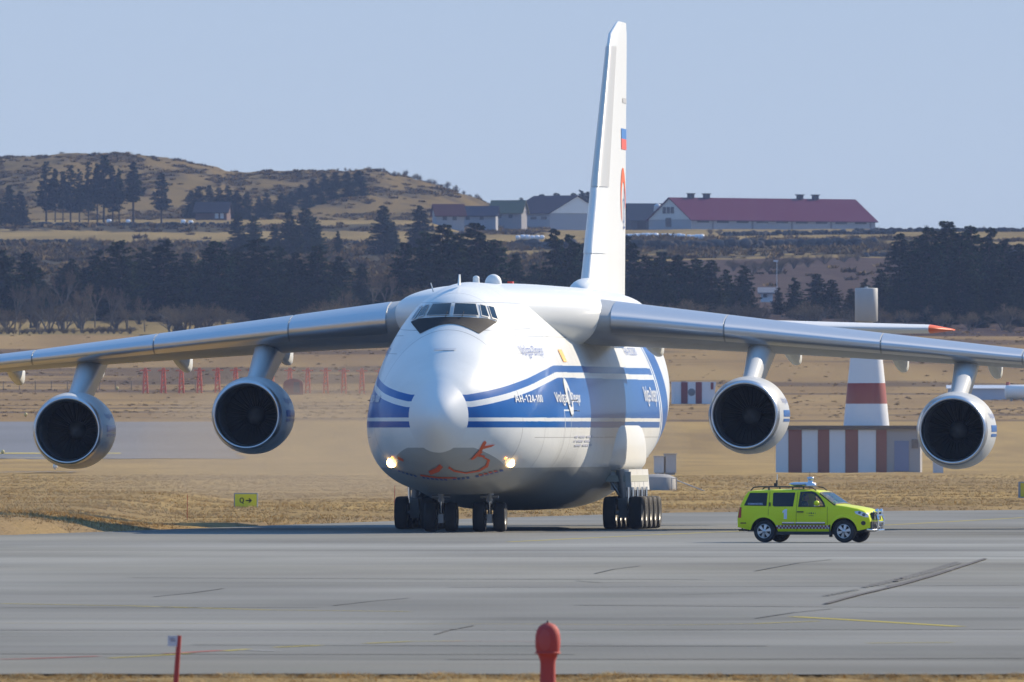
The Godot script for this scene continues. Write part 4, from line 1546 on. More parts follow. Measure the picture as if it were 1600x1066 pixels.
func build_farm():
	var g: Geo
	# the long barn with the red roof
	var D := 5200.0
	var turn := deg_to_rad(40.0)
	var B := base("long_barn", Vector3(px_x(1080, D), 62.0, -D), turn)
	tag(B, "long farm barn with red roof in painted shade and four roof vents on the ridge", "barn")
	var wallm := mat(0.36, 0.37, 0.40, 0.8)
	var roofm := corrugated(0.085, 0.018, 0.048)  # red darkened towards purple, the shade of the slope put into its colour
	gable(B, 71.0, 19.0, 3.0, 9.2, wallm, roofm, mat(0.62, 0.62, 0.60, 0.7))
	for k in 9:
		g = Geo.new()
		g.box(Vector3(4.5 + k * 7.6, 2.35, 0.06), Vector3(4.4, 0.6, 0.1))
		obj("window", g, mat(0.05, 0.055, 0.07, 0.2), B)
	for k in 5:
		g = Geo.new()
		g.box(Vector3(8.3 + k * 15.2, 1.4, 0.1), Vector3(0.5, 3.2, 0.2))
		obj("pilaster", g, mat(0.22, 0.22, 0.24, 0.8), B)
	for x in [8.0, 14.0, 50.0, 56.0]:
		g = Geo.new()
		g.box(Vector3(x, 9.9, -9.5), Vector3(1.5, 1.3, 1.5))
		g.box(Vector3(x, 10.6, -9.5), Vector3(2.0, 0.25, 2.0))
		obj("roof_vent", g, mat(0.06, 0.05, 0.055, 0.7), B)
	# gable windows
	for q in [[-8.2, 5.7, 1.4, 1.9], [-10.0, 5.7, 1.4, 1.9], [-11.8, 5.7, 1.4, 1.9], [-10.0, 2.2, 2.4, 2.6]]:
		g = Geo.new()
		g.box(Vector3(-0.16, q[1], q[0]), Vector3(0.12, q[3], q[2]))
		obj("window", g, mat(0.08, 0.085, 0.10, 0.2), B)
	# dark barn and silo behind
	var DB := base("dark_barn", Vector3(px_x(986, 5260.0), 62.6, -5260.0), deg_to_rad(12))
	tag(DB, "dark weathered barn beside a pale silo behind the red-roofed barn", "barn")
	gable(DB, 11.0, 9.0, 3.2, 7.6, mat(0.07, 0.075, 0.09, 0.8), corrugated(0.06, 0.065, 0.08), mat(0.07, 0.075, 0.09, 0.8))
	g = Geo.new()
	g.box(Vector3(3.2, 1.6, 0.06), Vector3(2.6, 2.6, 0.1))
	obj("door", g, mat(0.03, 0.03, 0.04, 0.8), DB)
	var SI := base("silo", Vector3(px_x(1028, 5215.0), 61.8, -5215.0))
	tag(SI, "pale metal silo between the dark barn and the red-roofed barn", "silo")
	g = Geo.new()
	g.lathe(Vector3.ZERO, Vector3.UP, [[1.15, -0.5], [1.15, 7.2]], 20)
	obj("shell", g, mat(0.50, 0.54, 0.56, 0.5), SI)
	for k in 5:
		g = Geo.new()
		g.lathe(Vector3.ZERO, Vector3.UP, [[1.15, 1.2 + k * 1.3], [1.21, 1.25 + k * 1.3], [1.15, 1.3 + k * 1.3]], 20)
		obj("hoop", g, mat(0.36, 0.40, 0.42, 0.5), SI)
	g = Geo.new()
	g.lathe(Vector3.ZERO, Vector3.UP, [[1.2, 7.2], [0.6, 7.8], [0.0, 8.0]], 20)
	obj("cap", g, mat(0.5, 0.53, 0.55, 0.5), SI)
	# barn with a white gable
	var WB := base("white_gabled_barn", Vector3(px_x(859, 5150.0), 62.2, -5150.0), deg_to_rad(-48.0))
	tag(WB, "big barn with black roof and bright white gable near the tail fin", "barn")
	# here the long axis runs away, so it is built from its own gable end
	var wl := mat(0.34, 0.36, 0.40, 0.8)
	var L := 18.0
	var W := 21.0
	g = Geo.new()
	g.box(Vector3(-L / 2, 0.0, -W / 2), Vector3(L, 8.0, W))
	obj("wall", g, wl, WB)
	g = Geo.new()
	g.loft([PackedVector3Array([Vector3(0, 4, 0), Vector3(0, 8.9, -W / 2), Vector3(0, 4, -W)]), PackedVector3Array([Vector3(0.15, 4, 0), Vector3(0.15, 8.9, -W / 2), Vector3(0.15, 4, -W)])], true, true, true, false)
	obj("gable", g, mat(0.84, 0.83, 0.80, 0.6), WB)
	for sd in [0, 1]:
		g = Geo.new()
		var z0 := 0.6 if sd == 0 else -W - 0.6
		g.loft([PackedVector3Array([Vector3(0.5, 3.75, z0), Vector3(0.5, 8.95, -W / 2), Vector3(0.5, 9.2, -W / 2), Vector3(0.5, 4.0, z0)]), PackedVector3Array([Vector3(-L - 0.5, 3.75, z0), Vector3(-L - 0.5, 8.95, -W / 2), Vector3(-L - 0.5, 9.2, -W / 2), Vector3(-L - 0.5, 4.0, z0)])], true, true, true, false)
		obj("roof", g, corrugated(0.045, 0.040, 0.055), WB)
	for k in 4:
		g = Geo.new()
		g.box(Vector3(-2.5 - k * 4.4, 2.6, 0.06), Vector3(2.4, 0.8, 0.1))
		obj("window", g, mat(0.10, 0.11, 0.13, 0.3), WB)
	# smaller farm buildings
	for q in [["farm_shed", 766, 347.0, 9.0, 6.5, 2.6, 5.6, Vector3(0.15, 0.145, 0.085), Vector3(0.24, 0.24, 0.26), "shed with a mossy yellow roof next to the black-roofed barn", "shed", -14.0], ["farm_shed", 712, 350.0, 11.0, 6.0, 2.2, 4.4, Vector3(0.06, 0.06, 0.085), Vector3(0.30, 0.31, 0.34), "low white shed with dark roof at the foot of the hill", "shed", -6.0], ["farmhouse", 682, 351.0, 7.5, 6.5, 2.3, 4.9, Vector3(0.10, 0.042, 0.045), Vector3(0.32, 0.33, 0.36), "small white farmhouse with reddish roof at the foot of the hill", "house", 10.0]]:
		var dd := ray_d(q[1], q[2], 4600.0)
		var x := px_x(q[1], dd)
		var S := base(q[0], Vector3(x, gh(x, dd) + 0.3, -dd), deg_to_rad(q[11]))
		tag(S, q[9], q[10])
		gable(S, q[3], q[4], q[5], q[6], mat(q[8].x, q[8].y, q[8].z, 0.8), corrugated(q[7].x, q[7].y, q[7].z), mat(q[8].x, q[8].y, q[8].z, 0.8))
		for k in 2:
			g = Geo.new()
			g.box(Vector3(q[3] * (0.3 + 0.35 * k), 1.3, 0.06), Vector3(1.1, 1.0, 0.1))
			obj("window", g, mat(0.07, 0.08, 0.1, 0.2), S)
	g = Geo.new()
	g.ball(Vector3.ZERO, Vector3.ONE * 0.85, 20, 12)
	g.tube(Vector3(0, -1.8, 0), Vector3(0, -0.6, 0), 0.3, 0.3, 10)
	var tb := obj("round_tank", g, mat(0.7, 0.72, 0.76, 0.5))
	tb.position = on_ground(px_x(754, ray_d(754, 352.0, 4600.0)), ray_d(754, 352.0, 4600.0), 1.8)
	tag(tb, "white ball-shaped tank beside the yard of the black-roofed barn", "tank")
	# house among the hill conifers
	var hx := px_x(305, 4790.0)
	var HS := base("hill_house", Vector3(hx, gh(hx, 4790.0) + 0.2, -4790.0), deg_to_rad(-8))
	tag(HS, "small brown house with dark roof and pale window under the hill conifers", "house")
	gable(HS, 8.5, 7.0, 2.4, 4.8, mat(0.11, 0.06, 0.05, 0.8), corrugated(0.05, 0.045, 0.055), mat(0.11, 0.06, 0.05, 0.8))
	for x in [5.8, 7.2]:
		g = Geo.new()
		g.box(Vector3(x, 1.3, 0.06), Vector3(0.95, 1.5, 0.1))
		obj("window", g, mat(0.55, 0.58, 0.62, 0.3), HS)
	# wrapped bales
	var bale := Geo.new()
	bale.lathe(Vector3(-0.6, 0.58, 0), Vector3.RIGHT, [[0.0, 0.0], [0.5, 0.02], [0.60, 0.12], [0.62, 0.6], [0.60, 1.08], [0.5, 1.18], [0.0, 1.2]], 16)
	var bm := bale.done()
	var bmat := mat(0.70, 0.73, 0.80, 0.35)
	var rg := RandomNumberGenerator.new()
	rg.seed = 4
	var rows := []
	for k in 15: rows.append([981.0 + 6.2 * k, 369.5, "white wrapped bale, %s in the long row from the tail fin" % NTH[k], "bales below the barn"])
	for k in 4: rows.append([1077.0 + 6.4 * k, 371.0, "white wrapped bale, %s in the long row from the tail fin" % NTH[15 + k], "bales below the barn"])
	for k in 6: rows.append([809.0 + 7.6 * k, 371.5, "white wrapped bale, %s below the white gable counting towards the tail fin" % NTH[k], "bales below the white gable"])
	for q in [[170, 347], [200, 347], [286, 348], [298, 348]]: rows.append([q[0], q[1], "white wrapped bale by the stone wall under the wooded hill", "bales by the hill wall"])
	for q in rows:
		var d := ray_d(q[0], q[1] + 3.0, 4300.0)
		var o := obj("hay_bale", bm, bmat)
		o.position = on_ground(px_x(q[0], d), d)
		o.rotation.y = rg.randf_range(-0.5, 0.5)
		o.scale = Vector3.ONE * rg.randf_range(0.85, 1.08)
		tag(o, q[2], "hay bale", q[3])
	# dry stone walls along the field edges
	for q in [[-80, 353.0, 372, 353.0, "stone wall under the wooded hill", 1.0], [-80, 380.0, 110, 380.0, "short stone wall low on the slope behind the bare trees", 1.0], [290, 383.0, 560, 383.0, "stone wall crossing the field below the hill house", 1.0], [740, 357.0, 905, 357.0, "stone wall below the yard of the black-roofed barn", 0.9], [805, 388.0, 900, 390.0, "dark stone wall low in the field under the white gable", 2.2], [1130, 369.0, 1400, 366.0, "dark stone wall just below the red-roofed barn", 1.3], [980, 390.0, 1370, 386.0, "thick dark stone wall across the field under the bales", 2.2], [1340, 363.0, 1680, 362.0, "far stone wall along the skyline beyond the barn", 1.2], [1345, 402.0, 1640, 398.0, "low stone wall above the ploughed field", 1.2]]:
		g = Geo.new()
		var px: float = q[0]
		var p0 := Vector3.ZERO
		while px < q[2]:
			var py := lerpf(q[1], q[3], (px - q[0]) / (q[2] - q[0]))
			var d := ray_d(px, py, 3600.0)
			var p := on_ground(px_x(px, d), d)
			if p0 == Vector3.ZERO: p0 = p
			for k in 3:
				var v := rg.randf_range(0.03, 0.085)
				g.col = Color(v, v * 0.97, v * 0.93)
				var r: float = rg.randf_range(0.22, 0.6) * q[5]
				g.ball(p - p0 + Vector3(rg.randf_range(-0.5, 0.5), 0.3 * q[5] * rg.randf_range(0.0, 2.2), rg.randf_range(-0.4, 0.4)), Vector3(r * rg.randf_range(0.8, 1.5), r * rg.randf_range(0.6, 1.0), r), 6, 4)
			px += rg.randf_range(1.6, 4.6)
		var o := obj("stone_wall", g, vmat(0.9))
		o.position = p0
		tag(o, q[4], "stone wall")
	# lamp post and a white cabin between the trees
	var lx := px_x(1214, 3420.0)
	var LP := base("lamp_post", on_ground(lx, 3420.0))
	tag(LP, "slim grey lamp post standing at the edge of the ploughed field", "lamp post")
	g = Geo.new()
	g.tube(Vector3(0, -0.5, 0), Vector3(0, 6.6, 0), 0.09, 0.06, 8)
	obj("pole", g, mat(0.5, 0.52, 0.55, 0.5), LP)
	g = Geo.new()
	g.box(Vector3(-0.2, 6.65, 0), Vector3(0.9, 0.28, 0.35))
	obj("lantern", g, mat(0.75, 0.76, 0.78, 0.4), LP)
	var cx := px_x(1189, 3330.0)
	var CB := base("white_cabin", on_ground(cx, 3330.0, 0.2))
	tag(CB, "tiny white cabin with a dark window between the dark conifers", "cabin")
	gable(CB, 2.2, 2.2, 1.7, 2.3, mat(0.62, 0.64, 0.68, 0.6), mat(0.2, 0.2, 0.22, 0.7), mat(0.62, 0.64, 0.68, 0.6))
	g = Geo.new()
	g.box(Vector3(0.8, 1.0, 0.06), Vector3(0.7, 0.7, 0.1))
	obj("window", g, mat(0.05, 0.06, 0.08, 0.2), CB)

# ---------- trees ----------
func leaf_mesh(tris: Array) -> ArrayMesh:
	# tris: [a, b, c, colour]
	var v := PackedVector3Array()
	var n := PackedVector3Array()
	var c := PackedColorArray()
	for t in tris:
		var fn: Vector3 = (t[1] - t[0]).cross(t[2] - t[0]).normalized()
		if fn.y < 0.0: fn = -fn
		for k in 3:
			v.append(t[k])
			n.append(fn)
			c.append(t[3])
	var arr := []
	arr.resize(Mesh.ARRAY_MAX)
	arr[Mesh.ARRAY_VERTEX] = v
	arr[Mesh.ARRAY_NORMAL] = n
	arr[Mesh.ARRAY_COLOR] = c
	var am := ArrayMesh.new()
	am.add_surface_from_arrays(Mesh.PRIMITIVE_TRIANGLES, arr)
	return am

# conifer 1 m tall x proportion; built 10 units tall
func conifer(sd: int, width: float, bare: float, gap: float, look: String) -> Array:
	var rg := RandomNumberGenerator.new()
	rg.seed = sd
	var tr := Geo.new()
	tr.tube(Vector3(0, -0.4, 0), Vector3(0, 5, 0), 0.17, 0.11, 7, false)
	tr.tube(Vector3(0, 5, 0), Vector3(0.05, 9.7, 0), 0.11, 0.02, 7, false)
	var tris := []
	var h := 10.0 * bare
	while h < 9.9:
		var f := (h - 10.0 * bare) / (10.0 - 10.0 * bare)
		var rad := width * (pow(1.0 - f, 0.62) * 0.95 + 0.05) * (0.45 + 0.55 * smoothstep(0.0, 0.12, f))
		var nb := 5 + int(8.0 * (1.0 - f))
		for b in nb:
			if rg.randf() < gap: continue
			var az := rg.randf() * TAU
			var ln := rad * rg.randf_range(0.55, 1.25)
			var droop := rg.randf_range(-0.28, 0.12) - 0.10 * (1.0 - f)
			var dir := Vector3(cos(az), droop, sin(az))
			var o := Vector3(0, h + rg.randf_range(-0.15, 0.15), 0)
			tr.tube(o, o + dir * ln * 0.8, 0.035, 0.01, 4, false)
			var m := int(9 + ln * 16.0)
			var side := Vector3(-sin(az), 0, cos(az))
			for k in m:
				var t := rg.randf_range(0.12, 1.0)
				var q := o + dir * ln * t + Vector3(0, 0.10 * t * t * ln, 0)
				var wv := 0.30 * ln * (1.05 - t) + 0.12
				q += side * rg.randf_range(-wv, wv) + Vector3(0, rg.randf_range(-0.14, 0.10), 0)
				var l := rg.randf_range(0.17, 0.36)
				var d := (dir + side * rg.randf_range(-0.9, 0.9) + Vector3(0, rg.randf_range(-0.5, 0.35), 0)).normalized()
				var p := d.cross(Vector3(rg.randf_range(-1, 1), rg.randf_range(-1, 1), rg.randf_range(-1, 1))).normalized() * l * 0.36
				var s := rg.randf_range(0.6, 1.35)
				var c := Color(0.024, 0.044, 0.026) * s
				if t > 0.85 and rg.randf() < 0.5: c = Color(0.042, 0.062, 0.030) * s
				if rg.randf() < 0.08: c = Color(0.035, 0.036, 0.020) * s
				tris.append([q - p, q + d * l, q + p, c])
				tris.append([q + d * l * 0.15 - p.rotated(d, 1.6), q + d * l * 1.1, q + d * l * 0.15 + p.rotated(d, 1.6), c])
		h += rg.randf_range(0.20, 0.36)
	return [tr.done(), leaf_mesh(tris), look]

func grow(tr: Geo, tris: Array, rg: RandomNumberGenerator, spread: float, twig: Color, p: Vector3, dir: Vector3, ln: float, r: float, lev: int):
	var e := p + dir * ln
	if lev < 4: tr.tube(p, e, r, r * 0.62, 5, false)
	else:
		var w := dir.cross(Vector3(rg.randf_range(-1, 1), 0.3, rg.randf_range(-1, 1))).normalized() * maxf(r, 0.014)
		tris.append([p - w, e, p + w, twig * rg.randf_range(0.7, 1.3)])
	if lev >= 6: return
	var n := 3 if lev < 3 else 4
	for k in n:
		var t := rg.randf_range(0.35, 1.0)
		var a := rg.randf() * TAU
		var s := dir.cross(Vector3.UP if absf(dir.y) < 0.95 else Vector3.RIGHT).normalized().rotated(dir, a)
		var nd := (dir + s * rg.randf_range(0.35, 0.95) * spread + Vector3(0, 0.22, 0)).normalized()
		grow(tr, tris, rg, spread, twig, p.lerp(e, t), nd, ln * rg.randf_range(0.52, 0.78), r * 0.55, lev + 1)

func bare_tree(sd: int, spread: float, multi: int, twig: Color) -> Array:
	var rg := RandomNumberGenerator.new()
	rg.seed = sd
	var tr := Geo.new()
	var tris := []
	for m in multi:
		var d := Vector3(rg.randf_range(-1, 1) * (0.16 + 0.38 * float(multi > 2)), 1.0, rg.randf_range(-1, 1) * (0.16 + 0.38 * float(multi > 2))).normalized()
		grow(tr, tris, rg, spread, twig, Vector3(rg.randf_range(-0.5, 0.5) * float(multi > 1), -0.3, 0), d, 3.6 if multi < 3 else 2.9, 0.16, 0 if multi < 4 else 1)
	return [tr.done(), leaf_mesh(tris), "single-stemmed" if multi == 1 else "forked" if multi < 4 else "many-stemmed"]

func plant_tree(called: String, kind: Array, x: float, d: float, height: float, wide: float, turn: float, label: String, category: String, group: String, bm: Material, cm: Material):
	var T := base(called, on_ground(x, d, -0.1), turn)
	var size := "small" if height < 4.0 else "low" if height < 8.0 else "middling" if height < 12.0 else "tall" if height < 16.0 else "very tall"
	tag(T, label.replace("{look}", "%s %s" % [size, kind[2]] + (" " + cm.resource_name if cm.resource_name else "")), category, group)
	T.scale = Vector3(height / 10.0 * wide, height / 10.0, height / 10.0 * wide)
	obj("trunk", kind[0], bm, T)
	obj("crown", kind[1], cm, T)

func build_trees():
	var bark := mat(0.045, 0.038, 0.032, 0.9)
	var pale_bark := mat(0.13, 0.11, 0.09, 0.9)
	var cm := vmat(0.85)
	cm.backlight_enabled = true
	cm.backlight = lin(0.008, 0.014, 0.006)
	var tm := vmat(0.9)
	cm.resource_name = "green"
	var crowns := [cm]
	for q in [[1.0, 0.92, 0.62, "olive"], [0.78, 1.0, 0.95, "blue-green"], [0.62, 0.70, 0.60, "blackish"]]:
		var m2: StandardMaterial3D = cm.duplicate()
		m2.albedo_color = lin(q[0], q[1], q[2])
		m2.resource_name = q[3]
		crowns.append(m2)
	var con := [conifer(1, 3.3, 0.01, 0.05, "dense"), conifer(2, 3.9, 0.0, 0.1, "broad"), conifer(3, 3.0, 0.02, 0.1, "narrow"), conifer(4, 3.6, 0.04, 0.2, "ragged")]
	var tall := [conifer(7, 1.7, 0.30, 0.35, "slender"), conifer(8, 2.0, 0.22, 0.4, "fuller"), conifer(9, 1.5, 0.38, 0.35, "thin")]
	var bare := [bare_tree(21, 0.75, 1, Color(0.13, 0.105, 0.085)), bare_tree(22, 0.95, 2, Color(0.12, 0.10, 0.08)), bare_tree(23, 0.7, 3, Color(0.13, 0.11, 0.088))]
	var bush := [bare_tree(31, 1.1, 7, Color(0.16, 0.13, 0.085)), bare_tree(32, 1.25, 8, Color(0.14, 0.115, 0.08))]
	var rg := RandomNumberGenerator.new()
	rg.seed = 99
	var dense_l := "{look} conifer in the belt across from the starboard wing"
	var dense_m := "{look} conifer in the belt behind the cockpit roof"
	var dense_r := "{look} conifer in the wood beyond the radar tower"
	var dense_c := "{look} conifer in the grove between tail fin and ploughed field"
	# near belt: pixel across, top row, distance, breadth
	for q in [[-30, 395, 3120, 1.0], [2, 388, 3130, 1.0], [42, 392, 3160, 1.0], [112, 402, 3250, 0.9], [152, 388, 3200, 1.0], [186, 374, 3140, 1.1], [222, 385, 3180, 1.0], [256, 372, 3120, 1.15], [292, 392, 3190, 1.0], [338, 374, 3150, 1.05], [372, 384, 3200, 1.1], [402, 371, 3130, 1.2], [434, 384, 3190, 1.0], [462, 392, 3150, 1.1], [496, 383, 3170, 1.15], [530, 398, 3210, 1.0], [566, 410, 3240, 0.9]]:
		var h: float = (HORIZON - q[1]) * q[2] / F_PX + CAM_H - gh(px_x(q[0], q[2]), q[2])
		plant_tree("conifer_tree", con[rg.randi() % 4], px_x(q[0], q[2]), q[2], h, q[3] * rg.randf_range(0.95, 1.2), rg.randf() * TAU, dense_l, "tree", "belt conifers across from the starboard wing", bark, crowns[rg.randi() % 4])
	for q in [[600, 425, 3230, 0.9], [632, 378, 3150, 1.0], [664, 360, 3180, 1.0], [692, 348, 3140, 1.15], [716, 362, 3190, 1.0], [744, 347, 3160, 1.1], [776, 372, 3140, 1.0], [806, 395, 3200, 1.0], [690, 395, 3110, 1.2], [748, 400, 3115, 1.2], [836, 412, 3230, 0.9], [868, 356, 3170, 0.75], [892, 364, 3150, 0.85], [914, 378, 3190, 0.9]]:
		var h: float = (HORIZON - q[1]) * q[2] / F_PX + CAM_H - gh(px_x(q[0], q[2]), q[2])
		plant_tree("conifer_tree", con[rg.randi() % 4], px_x(q[0], q[2]), q[2], h, q[3] * rg.randf_range(0.95, 1.2), rg.randf() * TAU, dense_m, "tree", "belt conifers behind the cockpit roof", bark, crowns[rg.randi() % 4])
	for q in [[946, 380, 3200, 1.0], [982, 366, 3160, 0.95], [1010, 398, 3130, 1.1], [1034, 392, 3180, 1.1], [1060, 396, 3150, 1.2], [1088, 402, 3190, 1.1], [1112, 404, 3140, 1.1], [1136, 420, 3170, 1.0], [1162, 413, 3150, 0.9], [1030, 425, 3100, 1.3], [1090, 430, 3100, 1.3], [1150, 445, 3105, 1.2], [1216, 448, 3180, 1.0], [1242, 432, 3150, 0.95], [1276, 426, 3170, 1.1], [1300, 436, 3140, 1.1], [1330, 450, 3120, 1.0], [1352, 434, 3180, 1.0]]:
		var h: float = (HORIZON - q[1]) * q[2] / F_PX + CAM_H - gh(px_x(q[0], q[2]), q[2])
		plant_tree("conifer_tree", con[rg.randi() % 4], px_x(q[0], q[2]), q[2], h, q[3] * rg.randf_range(0.95, 1.2), rg.randf() * TAU, dense_c, "tree", "grove conifers beside the tail fin", bark, crowns[rg.randi() % 4])
	for q in [[1376, 418, 3150, 1.0], [1406, 362, 3260, 0.9], [1432, 372, 3200, 1.0], [1452, 352, 3160, 0.95], [1480, 344, 3190, 1.0], [1500, 362, 3130, 1.1], [1518, 350, 3170, 0.9], [1546, 354, 3150, 1.0], [1570, 372, 3190, 1.0], [1592, 378, 3140, 1.0], [1625, 366, 3170, 1.1], [1440, 410, 3110, 1.2], [1500, 405, 3100, 1.3], [1556, 410, 3105, 1.2], [1605, 415, 3110, 1.2], [1404, 440, 3105, 1.1], [1470, 455, 3070, 1.2], [1530, 460, 3065, 1.2], [1590, 455, 3070, 1.1]]:
		var h: float = (HORIZON - q[1]) * q[2] / F_PX + CAM_H - gh(px_x(q[0], q[2]), q[2])
		plant_tree("conifer_tree", con[rg.randi() % 4], px_x(q[0], q[2]), q[2], h, q[3] * rg.randf_range(0.95, 1.2), rg.randf() * TAU, dense_r, "tree", "tall wood beyond the radar tower", bark, crowns[rg.randi() % 4])
	# second row that closes the belt
	for k in 44:
		var px := -40.0 + k * 22.2 + rg.randf_range(-6, 6)
		var d := rg.randf_range(3200.0, 3330.0)
		var row := 424.0 + rg.randf_range(-16, 22)
		if px > 520.0 and px < 615.0: continue
		var h: float = (HORIZON - row) * d / F_PX + CAM_H - gh(px_x(px, d), d)
		plant_tree("conifer_tree", con[rg.randi() % 4], px_x(px, d), d, h, rg.randf_range(1.3, 1.7), rg.randf() * TAU, "{look} conifer in the closed second row of the belt", "tree", "second row of the belt", bark, crowns[rg.randi() % 4])
	for k in 40:
		var px := -30.0 + k * 41.0 + rg.randf_range(-14, 14)
		var d := rg.randf_range(3030.0, 3100.0)
		var row := 462.0 + rg.randf_range(-18, 14)
		var h: float = (HORIZON - row) * d / F_PX + CAM_H - gh(px_x(px, d), d)
		plant_tree("bare_bush", bush[rg.randi() % 2], px_x(px, d), d, h * 1.2, 1.3, rg.randf() * TAU, "{look} leafless thicket bush growing against the conifer belt", "bush", "thicket along the belt", pale_bark, tm)
	# conifers half way up the slope
	for q in [[372, 330, 4150, 1.0], [396, 336, 4180, 1.1], [428, 350, 4150, 1.0], [452, 330, 4100, 1.0], [476, 324, 4120, 1.2], [492, 338, 4160, 1.0], [528, 360, 4120, 0.8], [598, 320, 4100, 1.0], [614, 345, 4130, 0.9], [656, 319, 4140, 0.9]]:
		var h: float = (HORIZON - q[1]) * q[2] / F_PX + CAM_H - gh(px_x(q[0], q[2]), q[2])
		plant_tree("conifer_tree", con[rg.randi() % 4], px_x(q[0], q[2]), q[2], h, q[3], rg.randf() * TAU, "{look} conifer on the fields below the hill", "tree", "conifers on the slope", bark, crowns[rg.randi() % 4])
	# slender conifers on the hill
	for q in [[72, 250, 1.0], [86, 262, 0.8], [98, 266, 0.8], [110, 256, 1.0], [124, 262, 0.9], [138, 250, 0.7], [152, 254, 0.9], [162, 240, 1.1], [176, 256, 0.9], [186, 262, 0.8], [208, 252, 1.3], [252, 268, 1.2]]:
		var d := 4740.0
		var h: float = (HORIZON - q[1]) * d / F_PX + CAM_H - gh(px_x(q[0], d), d)
		plant_tree("hill_conifer", tall[rg.randi() % 3], px_x(q[0], d), d, h, q[2], rg.randf() * TAU, "{look} hillside conifer with a bare lower trunk above the stone wall", "tree", "slender conifers on the hill", bark, crowns[rg.randi() % 4])
	for q in [[-8, 294], [14, 288], [32, 298], [298, 296], [310, 290], [326, 288], [342, 292], [356, 290], [370, 296], [386, 298], [404, 306], [416, 300]]:
		var d := 4850.0 if q[0] > 100 else 4700.0
		var h: float = (HORIZON - q[1]) * d / F_PX + CAM_H - gh(px_x(q[0], d), d)
		plant_tree("conifer_tree", con[rg.randi() % 4], px_x(q[0], d), d, h, 1.0, rg.randf() * TAU, "{look} conifer in the thicket behind the brown hill house" if q[0] > 100 else "{look} conifer in the clump at the end of the hill wall", "tree", "hill thickets", bark, crowns[rg.randi() % 4])
	for q in [[814, 308], [826, 312], [846, 302], [870, 300], [896, 300], [908, 296], [918, 298]]:
		var d := 5290.0
		var h: float = (HORIZON - q[1]) * d / F_PX + CAM_H - gh(px_x(q[0], d), d)
		plant_tree("conifer_tree", con[rg.randi() % 4], px_x(q[0], d), d, h, 0.9, rg.randf() * TAU, "{look} conifer rising behind the ridge of the black-roofed barn", "tree", "conifers behind the farm", bark, crowns[rg.randi() % 4])
	# bare trees in front of the belt
	for q in [[-20, 430, 3060], [22, 425, 3040], [48, 420, 3070], [76, 405, 3030], [100, 398, 3050], [126, 412, 3020], [148, 425, 3060], [172, 430, 3030], [198, 436, 3045], [226, 450, 3030], [62, 470, 3005], [30, 478, 3000], [10, 470, 3005], [580, 400, 3120], [604, 412, 3100], [540, 420, 3090]]:
		var h: float = (HORIZON - q[1]) * q[2] / F_PX + CAM_H - gh(px_x(q[0], q[2]), q[2])
		plant_tree("bare_tree", bare[rg.randi() % 3], px_x(q[0], q[2]), q[2], h * 1.0, 0.9, rg.randf() * TAU, "{look} leafless tree in front of the dark conifer belt", "tree", "bare trees before the belt", pale_bark, tm)
	for q in [[292, 452, 3010, 1.5], [322, 458, 3005, 1.5], [270, 468, 3005, 1.3], [500, 458, 3020, 1.4], [528, 462, 3015, 1.3], [472, 470, 3015, 1.3], [650, 420, 3050, 1.3], [676, 428, 3040, 1.3], [630, 440, 3045, 1.3], [700, 440, 3035, 1.3], [1580, 500, 3020, 1.2], [1610, 470, 3030, 1.2]]:
		var h: float = (HORIZON - q[1]) * q[2] / F_PX + CAM_H - gh(px_x(q[0], q[2]), q[2])
		plant_tree("bare_bush", bush[rg.randi() % 2], px_x(q[0], q[2]), q[2], h * 1.25, q[3], rg.randf() * TAU, "{look} leafless bush at the foot of the conifer belt", "bush", "bushes before the belt", pale_bark, tm)
	# hedge shrubs along the dark strip under the bare trees
	for k in 22:
		var px := -20.0 + k * 10.5 + rg.randf_range(-3, 3)
		plant_tree("bare_bush", bush[k % 2], px_x(px, 3010.0), 3010.0, rg.randf_range(1.6, 2.6), 1.6, rg.randf() * TAU, "low dark bramble in the hedge under the bare trees", "bush", "hedge brambles", pale_bark, tm)
	# shrubs on the fields and on the crest of the hill
	for q in [[1002, 386, 20], [1024, 384, 22], [1048, 382, 20], [1090, 386, 22], [1104, 387, 24], [1163, 386, 20], [1216, 385, 18], [1146, 424, 28], [1176, 430, 36], [1200, 426, 34], [1220, 425, 34], [1240, 420, 30], [1262, 418, 28], [1290, 414, 26], [1318, 410, 24], [1340, 408, 22], [1110, 367, 14], [1124, 367, 14], [800, 392, 22], [815, 393, 22], [120, 388, 26], [145, 388, 28], [250, 386, 20], [1360, 392, 26], [1380, 390, 24]]:
		var d := ray_d(q[0], q[1], 3300.0)
		plant_tree("bare_bush", bush[rg.randi() % 2], px_x(q[0], d), d, q[2] * d / F_PX * 1.2, 1.25, rg.randf() * TAU, "{look} leafless shrub along the field walls on the slope", "bush", "field shrubs", pale_bark, tm)
	for k in 26:
		var px := 470.0 + k * 11.0 + rg.randf_range(-4, 4)
		var d := 5385.0
		plant_tree("bare_bush", bush[k % 2], px_x(px, d), d, rg.randf_range(2.2, 4.6) * (0.5 if k < 10 else 1.0), 0.8, rg.randf() * TAU, "{look} leafless shrub on the skyline of the hill", "bush", "skyline shrubs", pale_bark, tm)
	for q in [[470, 300], [488, 292], [506, 286], [524, 282], [542, 280], [560, 278], [480, 312], [500, 306], [520, 300], [545, 296], [565, 292], [440, 318], [455, 308]]:
		var d := ray_d(q[0], q[1] + 14.0, 4700.0)
		plant_tree("hill_shrub", con[rg.randi() % 4], px_x(q[0], d), d, rg.randf_range(4.0, 5.5), 1.7, rg.randf() * TAU, "{look} evergreen shrub in the patch on the face of the hill", "bush", "hill shrubs", bark, crowns[rg.randi() % 4])
